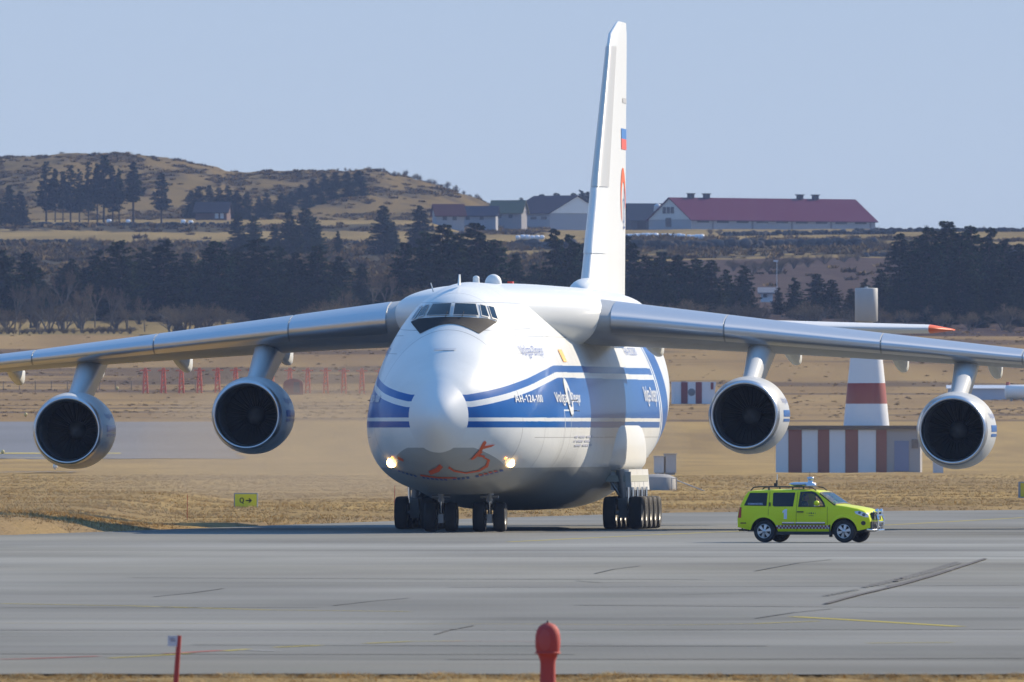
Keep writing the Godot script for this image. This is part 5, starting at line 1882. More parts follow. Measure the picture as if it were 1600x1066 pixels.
	for q in [[785, 308, 12], [1370, 362, 12], [1450, 358, 14], [1540, 358, 12]]:
		var d := 5380.0
		plant_tree("bare_tree", bare[rg.randi() % 3], px_x(q[0], d), d, 4.5 if q[0] < 800 else 3.2, 1.0, rg.randf() * TAU, "little bare tree on the skyline near the farm", "tree", "skyline trees", pale_bark, tm)

# heather and scrub: too many and too small to count
func build_scrub():
	var rg := RandomNumberGenerator.new()
	rg.seed = 61
	var clump := []
	for k in 46:
		var a := rg.randf() * TAU
		var r := sqrt(rg.randf()) * 0.8
		var o := Vector3(cos(a) * r, rg.randf_range(0.0, 0.25), sin(a) * r)
		var d := Vector3(rg.randf_range(-0.6, 0.6), rg.randf_range(0.4, 1.0), rg.randf_range(-0.6, 0.6)) * rg.randf_range(0.5, 0.9)
		var w := d.cross(Vector3(rg.randf_range(-1, 1), 0, rg.randf_range(-1, 1))).normalized() * 0.16
		clump.append([o - w, o + d, o + w, Color(1, 1, 1) * rg.randf_range(0.6, 1.3)])
	var cmesh := leaf_mesh(clump)
	for part in 3:
		var spots := []
		var tries: int = [12000, 14000, 12000][part]
		for k in tries:
			var d: float
			var x: float
			var keep := 0.0
			var sz := 1.0
			if part == 0:
				d = rg.randf_range(4810.0, 5440.0)
				x = rg.randf_range(-240.0, 10.0)
				keep = clampf(0.25 + 2.2 * noise.get_noise_2d(x * 2.2, d * 0.35) + noise2.get_noise_2d(x * 2.0, d), 0.04, 1.0)
				sz = rg.randf_range(0.4, 1.3)
			elif part == 1:
				d = rg.randf_range(3300.0, 4700.0)
				x = rg.randf_range(-0.045, 0.045) * d
				var c := field_color(x, d)
				keep = 0.8 if c.r < 0.12 and c.g > c.r * 0.80 else 0.02
				sz = rg.randf_range(0.6, 1.9)
			else:
				d = rg.randf_range(2380.0, 3080.0)
				x = rg.randf_range(-0.045, 0.045) * d
				keep = 0.9 if field_color(x, d).r < 0.20 else 0.15
				sz = rg.randf_range(0.15, 0.36)
			if rg.randf() < keep: spots.append([x, d, sz])
		var mm := MultiMesh.new()
		mm.transform_format = MultiMesh.TRANSFORM_3D
		mm.use_colors = true
		mm.mesh = cmesh
		mm.instance_count = spots.size()
		for k in spots.size():
			var q: Array = spots[k]
			mm.set_instance_transform(k, Transform3D(Basis(Vector3.UP, rg.randf() * TAU).scaled(Vector3(1.3, rg.randf_range(0.6, 1.0), 1.3) * q[2]), on_ground(q[0], q[1], -0.05)))
			mm.set_instance_color(k, (Color(0.10, 0.083, 0.052) if part < 2 else Color(0.20, 0.145, 0.085)).lerp(Color(0.20, 0.15, 0.07) if part < 2 else Color(0.33, 0.235, 0.115), rg.randf() * (1.0 if part != 1 else 0.5)))
		var o := MultiMeshInstance3D.new()
		o.name = numbered("scrub")
		o.multimesh = mm
		o.material_override = vmat(0.95)
		add_child(o)
		tag(o, ["brown heather and rough grass covering the hill", "dark brush on the slopes between the fields", "low heath tufts on the rising ground beyond the taxiway"][part], "scrub", "", "stuff")

# ---------- the rescue car ----------
# x forward, y up, z to its own right; the wheels stand at x = -1.425 and 1.425
const CAR_TOP := [[-2.40, 0.95], [-2.37, 1.12], [-2.27, 1.36], [-2.16, 1.62], [-2.06, 1.735], [-1.9, 1.765], [-1.3, 1.79], [-0.4, 1.795], [0.2, 1.775], [0.42, 1.74], [0.56, 1.665], [0.8, 1.50], [1.06, 1.315], [1.16, 1.28], [1.5, 1.235], [1.9, 1.16], [2.1, 1.09], [2.2, 1.02], [2.27, 0.92], [2.30, 0.80]]
const CAR_W := [[0.25, 0.80], [0.42, 0.875], [0.6, 0.91], [0.8, 0.925], [1.0, 0.92], [1.16, 0.90], [1.24, 0.87], [1.70, 0.735], [1.80, 0.70]]

func car_top(x: float) -> float:
	return ipol(CAR_TOP, x)

func car_w(x: float, h: float) -> float:
	var w := ipol(CAR_W, h)
	w *= 1.0 - 0.20 * pow(clampf((x - 1.55) / 0.75, 0.0, 1.0), 2.4) - 0.10 * pow(clampf((-x - 1.95) / 0.45, 0.0, 1.0), 2.5)
	# wheel arch flares
	for wx in [-1.425, 1.425]:
		var r := Vector2(x - wx, h - 0.385).length()
		w += 0.025 * smoothstep(0.60, 0.47, r)
	return w

func car_bottom(x: float) -> float:
	var b := 0.36
	if x > 1.9: b = lerpf(0.40, 0.50, (x - 1.9) / 0.4)
	if x < -1.9: b = lerpf(0.42, 0.52, (-x - 1.9) / 0.5)
	for wx in [-1.425, 1.425]:
		var u: float = absf(x - wx)
		if u < 0.47: b = maxf(b, 0.385 + sqrt(0.47 * 0.47 - u * u))
	return b

func car_side(x: float, h: float, sd: float, off: float) -> Vector3:
	return Vector3(x, h, sd * (car_w(x, h) + off))

func car_half(x: float) -> PackedVector3Array:
	var o := PackedVector3Array()
	var t := car_top(x)
	var b := car_bottom(x)
	var cr := minf(0.09, (t - b) * 0.4)
	for k in 25:
		var h := lerpf(b, t - cr, k / 24.0)
		o.append(Vector3(x, h, car_w(x, h)))
	var w0 := car_w(x, t - cr)
	for k in range(1, 6):
		var a := PI / 2 * k / 5.0
		o.append(Vector3(x, t - cr + cr * sin(a), w0 - 0.11 * (1.0 - cos(a))))
	for k in range(1, 7):
		var f := k / 6.0
		o.append(Vector3(x, t + 0.022 * (1.0 - pow(1.0 - f, 2.0)), (w0 - 0.11) * (1.0 - f)))
	return o

func build_car():
	var C := base("rescue_car", Vector3(10.22, 0.0, -610.0), deg_to_rad(-19.0))
	tag(C, "bright yellow-green airport rescue car with chequered band and numeral on its door", "car")
	var paint := gloss(mat(0.68, 0.74, 0.015, 0.35))
	var black := mat(0.02, 0.02, 0.021, 0.55)
	var dglass := mat(0.008, 0.009, 0.011, 0.06)
	var chrome := mat(0.80, 0.81, 0.83, 0.12, 1.0)
	var silver := mat(0.55, 0.56, 0.58, 0.3, 0.8)
	var pane := mat(0.05, 0.07, 0.07, 0.03)
	pane.transparency = BaseMaterial3D.TRANSPARENCY_ALPHA
	pane.albedo_color.a = 0.28
	var fwin := PackedVector2Array([Vector2(-0.17, 1.235), Vector2(0.72, 1.235), Vector2(0.66, 1.36), Vector2(0.52, 1.52), Vector2(0.34, 1.66), Vector2(0.22, 1.695), Vector2(-0.14, 1.70)])
	var rwin := PackedVector2Array([Vector2(-1.08, 1.225), Vector2(-0.40, 1.225), Vector2(-0.36, 1.70), Vector2(-1.12, 1.70), Vector2(-1.15, 1.66), Vector2(-1.13, 1.27)])
	var qwin := PackedVector2Array([Vector2(-2.16, 1.255), Vector2(-1.35, 1.245), Vector2(-1.35, 1.69), Vector2(-1.98, 1.69)])
	# shell
	var xs := []
	for x in steps(-2.40, 2.30, 0.04): xs.append(x)
	var halves := []
	for x in xs: halves.append(car_half(x))
	var g := Geo.new()
	for sd in [1.0, -1.0]:
		for i in xs.size() - 1:
			var a: PackedVector3Array = halves[i]
			var b: PackedVector3Array = halves[i + 1]
			for j in a.size() - 1:
				var m := (a[j] + b[j + 1]) / 2
				if j < 25 and Geometry2D.is_point_in_polygon(Vector2(m.x, m.y), fwin): continue
				if j >= 28 and m.x > 0.54 and m.x < 1.07: continue
				var f := Vector3(1, 1, sd)
				if sd > 0: g.quad(a[j] * f, a[j + 1] * f, b[j + 1] * f, b[j] * f, true)
				else: g.quad(a[j] * f, b[j] * f, b[j + 1] * f, a[j + 1] * f, true)
	for e in [0, xs.size() - 1]:
		var r: PackedVector3Array = halves[e]
		for j in r.size() - 1:
			var f := Vector3(1, 1, -1)
			g.quad(r[j], r[j + 1], r[j + 1] * f, r[j] * f)
	obj("body", g, paint, C)
	# floor and dark insides of the wheel arches
	g = Geo.new()
	g.box(Vector3(0, 0.48, 0), Vector3(4.2, 0.22, 1.3))
	g.box(Vector3(0, 0.62, 0), Vector3(4.4, 0.35, 1.18))
	for wx in [-1.425, 1.425]: g.box(Vector3(wx, 0.38, 0), Vector3(0.14, 0.14, 1.4))
	obj("chassis", g, black, C)
	# side steps
	for sd in [1.0, -1.0]:
		g = Geo.new()
		g.box(Vector3(0.0, 0.32, sd * 0.86), Vector3(1.95, 0.11, 0.18))
		obj("side_step", g, black, C)
		var nm := ["quarter_window", "rear_door_window"]
		var wins := [qwin, rwin]
		for k in 2:
			g = Geo.new()
			g.patch(wins[k], func(p: Vector2): return car_side(p.x, p.y, sd, 0.008), 0.12)
			obj(nm[k], g, dglass, C)
		g = Geo.new()
		g.patch(fwin, func(p: Vector2): return car_side(p.x, p.y, sd, 0.004), 0.12)
		var fw := obj("front_door_window", g, pane, C)
		g = Geo.new()
		var cen := Vector2(0.2, 1.44)
		for k in fwin.size():
			var a := fwin[k]
			var b := fwin[(k + 1) % fwin.size()]
			var ia := a + (cen - a).normalized() * 0.03
			var ib := b + (cen - b).normalized() * 0.03
			var oa := a - (cen - a).normalized() * 0.05
			var ob := b - (cen - b).normalized() * 0.05
			g.patch(PackedVector2Array([oa, ob, ib, ia]), func(p: Vector2): return car_side(p.x, p.y, sd, 0.014), 0.12)
		obj("window_frame", g, black, fw)
		# shut lines
		g = Geo.new()
		for q in [[-1.27, 0.92, 1.74], [-0.27, 0.40, 1.74], [0.84, 0.50, 1.22]]:
			g.patch(rect2(q[0] - 0.007, q[1], q[0] + 0.007, q[2]), func(p: Vector2): return car_side(p.x, p.y, sd, 0.004), 0.12)
		obj("door_seam", g, mat(0.12, 0.15, 0.01, 0.6), C)
		for q in [[-0.22, 1.045], [-1.23, 1.30]]:
			g = Geo.new()
			var p := car_side(q[0], q[1], sd, 0.0)
			g.box(p + Vector3(0.1 if q[1] < 1.2 else 0.0, 0.0, sd * 0.025), Vector3(0.22, 0.045, 0.05) if q[1] < 1.2 else Vector3(0.05, 0.13, 0.04))
			obj("door_handle", g, mat(0.06, 0.07, 0.02, 0.4), C)
		# rubbing strips
		for q in [[-0.77, -0.33], [-0.29, 0.76]]:
			g = Geo.new()
			g.patch(rect2(q[0], 0.655, q[1], 0.70), func(p: Vector2): return car_side(p.x, p.y, sd, 0.022), 0.2)
			var rs := obj("chrome_strip", g, mat(0.75, 0.78, 0.82, 0.25, 0.7), C)
			g = Geo.new()
			g.patch(rect2(q[0] - 0.01, 0.615, q[1] + 0.01, 0.655), func(p: Vector2): return car_side(p.x, p.y, sd, 0.018), 0.2)
			obj("rubber_edge", g, black, rs)
		# chequered band: white ground, red squares
		g = Geo.new()
		g.patch(rect2(-0.98, 0.47, 0.92, 0.59), func(p: Vector2): return car_side(p.x, p.y, sd, 0.006), 0.15)
		var band := obj("chequered_band", g, mat(0.55, 0.52, 0.55, 0.5), C)
		g = Geo.new()
		for k in 32:
			var x0 := -0.98 + k * 0.0594
			var y0 := 0.47 + 0.06 * (k % 2)
			g.patch(rect2(x0, y0, x0 + 0.0594, y0 + 0.06), func(p: Vector2): return car_side(p.x, p.y, sd, 0.011), 0.2)
		obj("red_squares", g, mat(0.28, 0.015, 0.02, 0.5), band)
		# numeral, badge and window lettering
		g = Geo.new()
		g.patch(PackedVector2Array([Vector2(0.05, 0.0), Vector2(0.16, 0.0), Vector2(0.16, 0.34), Vector2(0.09, 0.34), Vector2(0.0, 0.27), Vector2(0.0, 0.20), Vector2(0.05, 0.23)]), func(p: Vector2): return car_side((-0.76 + p.x) if sd > 0 else (-0.60 - p.x), 0.80 + p.y, sd, 0.008), 0.15)
		obj("numeral", g, mat(0.62, 0.68, 0.75, 0.4), C)
		g = Geo.new()
		for k in 5:
			var s := 0.06 if k == 2 else 0.045
			var xx := 0.12 + k * 0.075
			var oct := PackedVector2Array()
			for j in 8: oct.append(Vector2(xx + (s * 0.5) * cos(TAU * j / 8) * (0.4 if k in [0, 4] else 1.0), 1.0 + s * 0.5 * sin(TAU * j / 8)))
			g.patch(oct, func(p: Vector2): return car_side(p.x, p.y, sd, 0.008), 0.2)
		for k in 5: g.patch(rect2(0.18 + k * 0.035, 0.905, 0.207 + k * 0.035, 0.925), func(p: Vector2): return car_side(p.x, p.y, sd, 0.008), 0.2)
		obj("door_badge", g, mat(0.02, 0.05, 0.04, 0.5), C)
		g = Geo.new()
		g.conform(word("KOMMANDOBIL", 0.54, 0.062), func(p: Vector2): return car_side((-2.02 + p.x) if sd > 0 else (-1.48 - p.x), 1.285 + p.y, sd, 0.012), 0.2)
		obj("window_lettering", g, mat(0.40, 0.45, 0.60, 0.5), C)
		# lamps
		g = Geo.new()
		g.patch(PackedVector2Array([Vector2(1.80, 1.06), Vector2(1.98, 1.08), Vector2(2.24, 0.98), Vector2(2.28, 0.86), Vector2(2.14, 0.87), Vector2(1.86, 0.98)]), func(p: Vector2): return car_side(p.x, p.y, sd, 0.012), 0.08)
		var hl := obj("headlight", g, mat(0.55, 0.58, 0.64, 0.08, 0.6), C)
		g = Geo.new()
		for q in [[1.98, 1.02, 0.045], [2.12, 0.95, 0.055]]:
			var o := PackedVector2Array()
			for j in 12: o.append(Vector2(q[0] + q[2] * cos(TAU * j / 12), q[1] + q[2] * sin(TAU * j / 12)))
			g.patch(o, func(p: Vector2): return car_side(p.x, p.y, sd, 0.018), 0.05)
		obj("lamp_lens", g, mat(0.10, 0.11, 0.14, 0.05, 0.3), hl)
		g = Geo.new()
		g.patch(PackedVector2Array([Vector2(-2.385, 0.84), Vector2(-2.25, 0.84), Vector2(-2.24, 1.20), Vector2(-2.32, 1.20)]), func(p: Vector2): return car_side(p.x, p.y, sd, 0.012), 0.1)
		obj("tail_light", g, mat(0.45, 0.03, 0.01, 0.15), C)
		g = Geo.new()
		g.patch(rect2(-2.28, 0.64, -2.06, 0.68), func(p: Vector2): return car_side(p.x, p.y, sd, 0.01), 0.1)
		obj("reflector", g, mat(0.12, 0.06, 0.02, 0.3), C)
		g = Geo.new()
		var fo := PackedVector2Array()
		for j in 16: fo.append(Vector2(2.10 + 0.075 * cos(TAU * j / 16), 0.665 + 0.075 * sin(TAU * j / 16)))
		g.patch(fo, func(p: Vector2): return car_side(p.x, p.y, sd, 0.01), 0.05)
		obj("fog_lamp", g, mat(0.03, 0.035, 0.04, 0.15), C)
		# mud flap
		g = Geo.new()
		g.box(Vector3(0.93, 0.40, sd * 0.80), Vector3(0.04, 0.42, 0.26))
		obj("mud_flap", g, black, C)
		# mirror
		g = Geo.new()
		g.ball(Vector3(0.50, 1.335, sd * 1.03), Vector3(0.10, 0.095, 0.13), 14, 8)
		var mr := obj("mirror", g, paint, C)
		g = Geo.new()
		g.box(Vector3(0.48, 1.255, sd * 0.96), Vector3(0.14, 0.04, 0.18))
		obj("mirror_arm", g, mat(0.6, 0.62, 0.64, 0.3, 0.5), mr)
		# roof rail
		g = Geo.new()
		var rz: float = sd * 0.60
		g.path([Vector3(-2.0, 1.77, rz), Vector3(-1.9, 1.87, rz), Vector3(-1.7, 1.895, rz), Vector3(0.05, 1.89, rz), Vector3(0.22, 1.86, rz), Vector3(0.34, 1.77, rz)], 0.022, 8)
		for x in [-1.35, -0.5]: g.tube(Vector3(x, 1.78, rz), Vector3(x, 1.89, rz), 0.03, 0.03, 8)
		obj("roof_rail", g, black, C)
		# wheels
		for wx in [-1.425, 1.425]:
			car_wheel(C, Vector3(wx, 0.385, sd * 0.79), sd, silver, black)
	# windscreen follows the shell
	g = Geo.new()
	var rings := []
	for x in steps(0.52, 1.09, 0.06):
		var hfp := car_half(x)
		var o := PackedVector3Array()
		for j in range(26, hfp.size()): o.append(hfp[j] + Vector3(0.006, 0.008, 0))
		for j in range(hfp.size() - 2, 25, -1): o.append(hfp[j] * Vector3(1, 1, -1) + Vector3(0.006, 0.008, 0))
		rings.append(o)
	g.loft(rings, false)
	var ws := obj("windscreen", g, pane, C)
	g = Geo.new()
	for e in [0, rings.size() - 1]:
		for j in rings[e].size() - 1: g.tube(rings[e][j], rings[e][j + 1], 0.022, 0.022, 5, false)
	for e in [0, rings[0].size() - 1]:
		for j in rings.size() - 1: g.tube(rings[j][e], rings[j + 1][e], 0.024, 0.024, 5, false)
	obj("windscreen_seal", g, black, ws)
	# dashboard, seats and steering wheel
	g = Geo.new()
	g.box(Vector3(0.75, 1.12, 0), Vector3(0.5, 0.2, 1.5))
	g.box(Vector3(-1.3, 0.85, 0), Vector3(2.0, 0.5, 1.4))
	obj("dashboard", g, mat(0.03, 0.03, 0.032, 0.7), C)
	for z in [-0.38, 0.38]:
		g = Geo.new()
		g.box(Vector3(-0.22, 0.72, z), Vector3(0.55, 0.2, 0.5))
		g.box(Vector3(-0.5, 1.05, z), Vector3(0.16, 0.62, 0.48), Basis(Vector3(0, 0, 1), 0.2))
		g.box(Vector3(-0.58, 1.47, z), Vector3(0.1, 0.2, 0.26), Basis(Vector3(0, 0, 1), 0.2))
		obj("seat", g, mat(0.05, 0.05, 0.055, 0.8), C)
	g = Geo.new()
	for k in 20:
		var a := TAU * k / 20
		var b := TAU * (k + 1) / 20
		var bs := Basis(Vector3(0, 0, 1), -0.45)
		g.tube(Vector3(0.36, 1.16, -0.38) + bs * Vector3(0, cos(a), sin(a)) * 0.19, Vector3(0.36, 1.16, -0.38) + bs * Vector3(0, cos(b), sin(b)) * 0.19, 0.016, 0.016, 5, false)
	obj("steering_wheel", g, black, C)
	# nose: grille, bumper, plate, bull bar and driving lamps
	g = Geo.new()
	g.box(Vector3(2.275, 0.90, 0), Vector3(0.05, 0.26, 1.02))
	obj("grille", g, black, C)
	for z in [-0.28, 0.28]:
		g = Geo.new()
		g.box(Vector3(2.31, 0.92, z), Vector3(0.04, 0.30, 0.07), Basis(Vector3.RIGHT, 0.5 * signf(z)))
		obj("grille_bar", g, chrome, C)
	g = Geo.new()
	g.box(Vector3(2.31, 0.92, 0), Vector3(0.03, 0.12, 0.12))
	obj("grille_badge", g, chrome, C)
	g = Geo.new()
	g.box(Vector3(2.30, 0.60, 0), Vector3(0.10, 0.24, 1.32))
	obj("bumper", g, mat(0.045, 0.045, 0.048, 0.5), C)
	g = Geo.new()
	g.box(Vector3(2.385, 0.585, 0), Vector3(0.012, 0.12, 0.52))
	var pl := obj("number_plate", g, mat(0.70, 0.71, 0.72, 0.5), C)
	g = Geo.new()
	for k in 7: g.box(Vector3(2.393, 0.585, 0.20 - k * 0.066 - (0.03 if k > 1 else 0.0)), Vector3(0.004, 0.07, 0.04))
	obj("plate_print", g, mat(0.03, 0.03, 0.03, 0.5), pl)
	g = Geo.new()
	for s in [-1.0, 1.0]:
		g.path([Vector3(2.40, 0.42, s * 0.30), Vector3(2.46, 0.60, s * 0.31), Vector3(2.46, 0.78, s * 0.31), Vector3(2.42, 0.93, s * 0.28)], 0.038, 10)
		g.path([Vector3(2.42, 0.44, s * 0.30), Vector3(2.36, 0.43, s * 0.62), Vector3(2.20, 0.45, s * 0.80)], 0.035, 10)
	g.tube(Vector3(2.42, 0.93, -0.28), Vector3(2.42, 0.93, 0.28), 0.038, 0.038, 10)
	g.tube(Vector3(2.43, 0.42, -0.30), Vector3(2.43, 0.42, 0.30), 0.05, 0.05, 10)
	g.tube(Vector3(2.45, 0.70, -0.31), Vector3(2.45, 0.70, 0.31), 0.028, 0.028, 10)
	obj("bull_bar", g, chrome, C)
	for z in [-0.22, 0.22]:
		g = Geo.new()
		g.lathe(Vector3(2.40, 1.05, z), Vector3.RIGHT, [[0.0, -0.09], [0.07, -0.07], [0.105, 0.0], [0.11, 0.03], [0.10, 0.045]], 20)
		var dl := obj("driving_lamp", g, chrome, C)
		g = Geo.new()
		g.lathe(Vector3(2.40, 1.05, z), Vector3.RIGHT, [[0.10, 0.04], [0.06, 0.055], [0.0, 0.06]], 20)
		obj("lamp_lens", g, mat(0.45, 0.5, 0.56, 0.05, 0.3), dl)
	# tow hitch
	g = Geo.new()
	g.box(Vector3(-2.40, 0.42, 0.0), Vector3(0.3, 0.07, 0.5))
	g.tube(Vector3(-2.5, 0.42, 0), Vector3(-2.5, 0.52, 0), 0.03, 0.03, 8)
	obj("tow_hitch", g, black, C)
	# on the roof: cross bars, beacon bar, aerials
	g = Geo.new()
	for x in [-1.35, -0.25, 0.0]: g.box(Vector3(x, 1.885, 0), Vector3(0.07, 0.03, 1.2))
	obj("cross_bar", g, mat(0.10, 0.10, 0.11, 0.5), C)
	g = Geo.new()
	for s in [-1.0, 1.0]: g.ball(Vector3(-0.40, 1.98, s * 0.38), Vector3(0.30, 0.075, 0.24), 18, 8)
	g.box(Vector3(-0.3, 1.96, 0), Vector3(0.3, 0.09, 0.6))
	var bl := obj("light_bar", g, mat(0.50, 0.54, 0.60, 0.08, 0.7), C)
	g = Geo.new()
	g.lathe(Vector3(0.02, 1.93, 0.25), Vector3.UP, [[0.20, 0.0], [0.20, 0.08], [0.09, 0.11], [0.09, 0.20], [0.11, 0.22], [0.11, 0.30], [0.0, 0.31]], 20)
	obj("search_lamp", g, mat(0.55, 0.60, 0.68, 0.12, 0.7), bl)
	g = Geo.new()
	g.box(Vector3(-1.18, 1.95, 0.35), Vector3(0.11, 0.14, 0.11))
	g.tube(Vector3(-1.15, 2.0, 0.35), Vector3(-1.15, 2.12, 0.35), 0.03, 0.03, 8)
	obj("aerial_base", g, black, C)
	g = Geo.new()
	g.tube(Vector3(-1.15, 2.02, 0.35), Vector3(-1.13, 2.32, 0.35), 0.018, 0.016, 8)
	obj("white_aerial", g, mat(0.75, 0.75, 0.75, 0.5), C)
	g = Geo.new()
	g.tube(Vector3(-0.5, 1.8, -0.1), Vector3(-0.5, 2.20, -0.1), 0.012, 0.008, 6)
	g.tube(Vector3(-0.15, 1.8, -0.2), Vector3(-0.15, 2.42, -0.2), 0.012, 0.006, 6)
	obj("black_aerial", g, black, C)
	driver(C)

func car_wheel(C: Node3D, c: Vector3, sd: float, silver, black):
	var g := Geo.new()
	var prof := []
	for k in 15:
		var a := PI * k / 14.0
		prof.append([0.385 - 0.07 * (1.0 - pow(sin(a), 0.4)), -0.13 * cos(a)])
	prof.push_front([0.235, -0.11])
	prof.append([0.235, 0.11])
	g.lathe(c, Vector3(0, 0, 1), prof, 36)
	var W := obj("wheel", g, TYRE, C)
	var ax := Vector3(0, 0, sd)
	g = Geo.new()
	g.lathe(c, ax, [[0.245, 0.115], [0.225, 0.105], [0.215, 0.03], [0.0, 0.02]], 28)
	obj("rim_well", g, mat(0.05, 0.05, 0.055, 0.5), W)
	g = Geo.new()
	g.lathe(c, ax, [[0.238, 0.10], [0.243, 0.125], [0.225, 0.12], [0.215, 0.09]], 32)
	for k in 6:
		var a := TAU * k / 6 + 0.26
		var u := Vector3(cos(a), sin(a), 0)
		var v := Vector3(-sin(a), cos(a), 0)
		var p := [u * 0.05 - v * 0.03, u * 0.05 + v * 0.03, u * 0.22 + v * 0.055, u * 0.22 - v * 0.055]
		for j in 4: p[j] = c + p[j] + ax * (0.115 if j < 2 else 0.105)
		g.quad(p[0], p[1], p[2], p[3])
		g.quad(p[0], p[3], p[3] - ax * 0.05, p[0] - ax * 0.05)
		g.quad(p[1], p[2], p[2] - ax * 0.05, p[1] - ax * 0.05)
	g.lathe(c, ax, [[0.075, 0.10], [0.07, 0.125], [0.0, 0.13]], 18)
	obj("rim", g, silver, W)

# ---------- a smooth body from tapered bones (surface nets) ----------
func bone_mesh(bones: Array, cell: float, blend: float, paintf: Callable) -> ArrayMesh:
	var lo := Vector3.ONE * 1e9
	var hi := -lo
	for b in bones:
		var r := maxf(b[2], b[3]) + cell * 2.0
		lo = lo.min(b[0].min(b[1]) - Vector3.ONE * r)
		hi = hi.max(b[0].max(b[1]) + Vector3.ONE * r)
	var n := Vector3i((hi - lo) / cell) + Vector3i.ONE * 2
	var f := PackedFloat32Array()
	f.resize(n.x * n.y * n.z)
	for z in n.z:
		for y in n.y:
			for x in n.x:
				var p := lo + Vector3(x, y, z) * cell
				var d := 1e9
				for b in bones:
					var ab: Vector3 = b[1] - b[0]
					var t := clampf((p - b[0]).dot(ab) / maxf(ab.length_squared(), 1e-9), 0.0, 1.0)
					var e: float = p.distance_to(b[0] + ab * t) - lerpf(b[2], b[3], t)
					var h := clampf(0.5 + 0.5 * (d - e) / blend, 0.0, 1.0)
					d = lerpf(d, e, h) - blend * h * (1.0 - h) if d < 1e8 else e
				f[(z * n.y + y) * n.x + x] = d
	var at := {}
	var v := []
	for z in n.z - 1:
		for y in n.y - 1:
			for x in n.x - 1:
				var s := Vector3.ZERO
				var k := 0
				var c := PackedFloat32Array()
				for q in 8: c.append(f[((z + (q >> 2)) * n.y + y + ((q >> 1) & 1)) * n.x + x + (q & 1)])
				for e in [[0, 1], [2, 3], [4, 5], [6, 7], [0, 2], [1, 3], [4, 6], [5, 7], [0, 4], [1, 5], [2, 6], [3, 7]]:
					var a: float = c[e[0]]
					var b: float = c[e[1]]
					if (a < 0.0) != (b < 0.0):
						var t := a / (a - b)
						var pa := Vector3(e[0] & 1, (e[0] >> 1) & 1, e[0] >> 2)
						var pb := Vector3(e[1] & 1, (e[1] >> 1) & 1, e[1] >> 2)
						s += pa.lerp(pb, t)
						k += 1
				if k > 0:
					at[(z * n.y + y) * n.x + x] = v.size()
					v.append(lo + (Vector3(x, y, z) + s / k) * cell)
	var g := Geo.new()
	var step := [1, n.x, n.x * n.y]
	for z in range(1, n.z - 1):
		for y in range(1, n.y - 1):
			for x in range(1, n.x - 1):
				var i := (z * n.y + y) * n.x + x
				for a in 3:
					if (f[i] < 0.0) == (f[i + step[a]] < 0.0): continue
					var u: int = step[(a + 1) % 3]
					var w: int = step[(a + 2) % 3]
					var q := [i, i - u, i - u - w, i - w]
					if not (at.has(q[0]) and at.has(q[1]) and at.has(q[2]) and at.has(q[3])): continue
					if f[i] < 0.0: q = [q[0], q[3], q[2], q[1]]
					g.st.set_smooth_group(0)
					for t in [0, 1, 2, 0, 2, 3]:
						var p: Vector3 = v[at[q[t]]]
						g.st.set_color(paintf.call(p))
						g.st.add_vertex(p)
	return g.done()

func driver(C: Node3D):
	var D := base("person", C.position, C.rotation.y)
	tag(D, "person in dark jacket sitting at the wheel of the rescue car", "person")
	var z := -0.38
	var b := []
	b.append([Vector3(-0.30, 0.86, z), Vector3(-0.36, 1.08, z), 0.15, 0.16])
	b.append([Vector3(-0.36, 1.08, z), Vector3(-0.40, 1.28, z), 0.16, 0.14])
	b.append([Vector3(-0.40, 1.30, z - 0.13), Vector3(-0.40, 1.30, z + 0.13), 0.075, 0.075])
	b.append([Vector3(-0.39, 1.30, z), Vector3(-0.36, 1.42, z), 0.06, 0.055])
	b.append([Vector3(-0.34, 1.48, z), Vector3(-0.345, 1.56, z), 0.082, 0.095])
	b.append([Vector3(-0.25, 1.49, z), Vector3(-0.245, 1.475, z), 0.02, 0.024])
	for s in [-1.0, 1.0]:
		b.append([Vector3(-0.40, 1.29, z + s * 0.18), Vector3(-0.22, 1.07, z + s * 0.23), 0.058, 0.048])
		b.append([Vector3(-0.22, 1.07, z + s * 0.23), Vector3(0.20, 1.16, z + s * 0.18), 0.046, 0.034])
		b.append([Vector3(0.22, 1.17, z + s * 0.18), Vector3(0.29, 1.20, z + s * 0.17), 0.036, 0.03])
		for k in 4: b.append([Vector3(0.29, 1.22 - k * 0.02, z + s * 0.17), Vector3(0.37, 1.235 - k * 0.02, z + s * (0.155 - 0.01 * k)), 0.012, 0.010])
		b.append([Vector3(0.27, 1.22, z + s * 0.15), Vector3(0.33, 1.24, z + s * 0.13), 0.012, 0.010])
		b.append([Vector3(-0.26, 0.86, z + s * 0.10), Vector3(0.22, 0.92, z + s * 0.14), 0.09, 0.07])
		b.append([Vector3(0.22, 0.92, z + s * 0.14), Vector3(0.45, 0.62, z + s * 0.12), 0.065, 0.048])
		b.append([Vector3(-0.345, 1.50, z + s * 0.088), Vector3(-0.35, 1.53, z + s * 0.092), 0.016, 0.02])
	var paintf := func(p: Vector3):
		if p.y > 1.40 or p.x > 0.205 and p.y > 1.08: return Color(0.48, 0.30, 0.22)
		if p.y < 0.98: return Color(0.03, 0.035, 0.05)
		return Color(0.03, 0.04, 0.06)
	var m := bone_mesh(b, 0.024, 0.035, paintf)
	obj("body", m, vmat(0.8), D)
	var g := Geo.new()
	g.ball(Vector3(-0.362, 1.555, z), Vector3(0.105, 0.118, 0.098), 16, 8, 0.0)
	obj("hair", g, mat(0.04, 0.03, 0.02, 0.8), D)
	g = Geo.new()
	for s in [-1.0, 1.0]: g.ball(Vector3(-0.262, 1.525, z + s * 0.034), Vector3(0.012, 0.009, 0.014), 8, 6)
	obj("eyes", g, mat(0.03, 0.02, 0.02, 0.3), D)

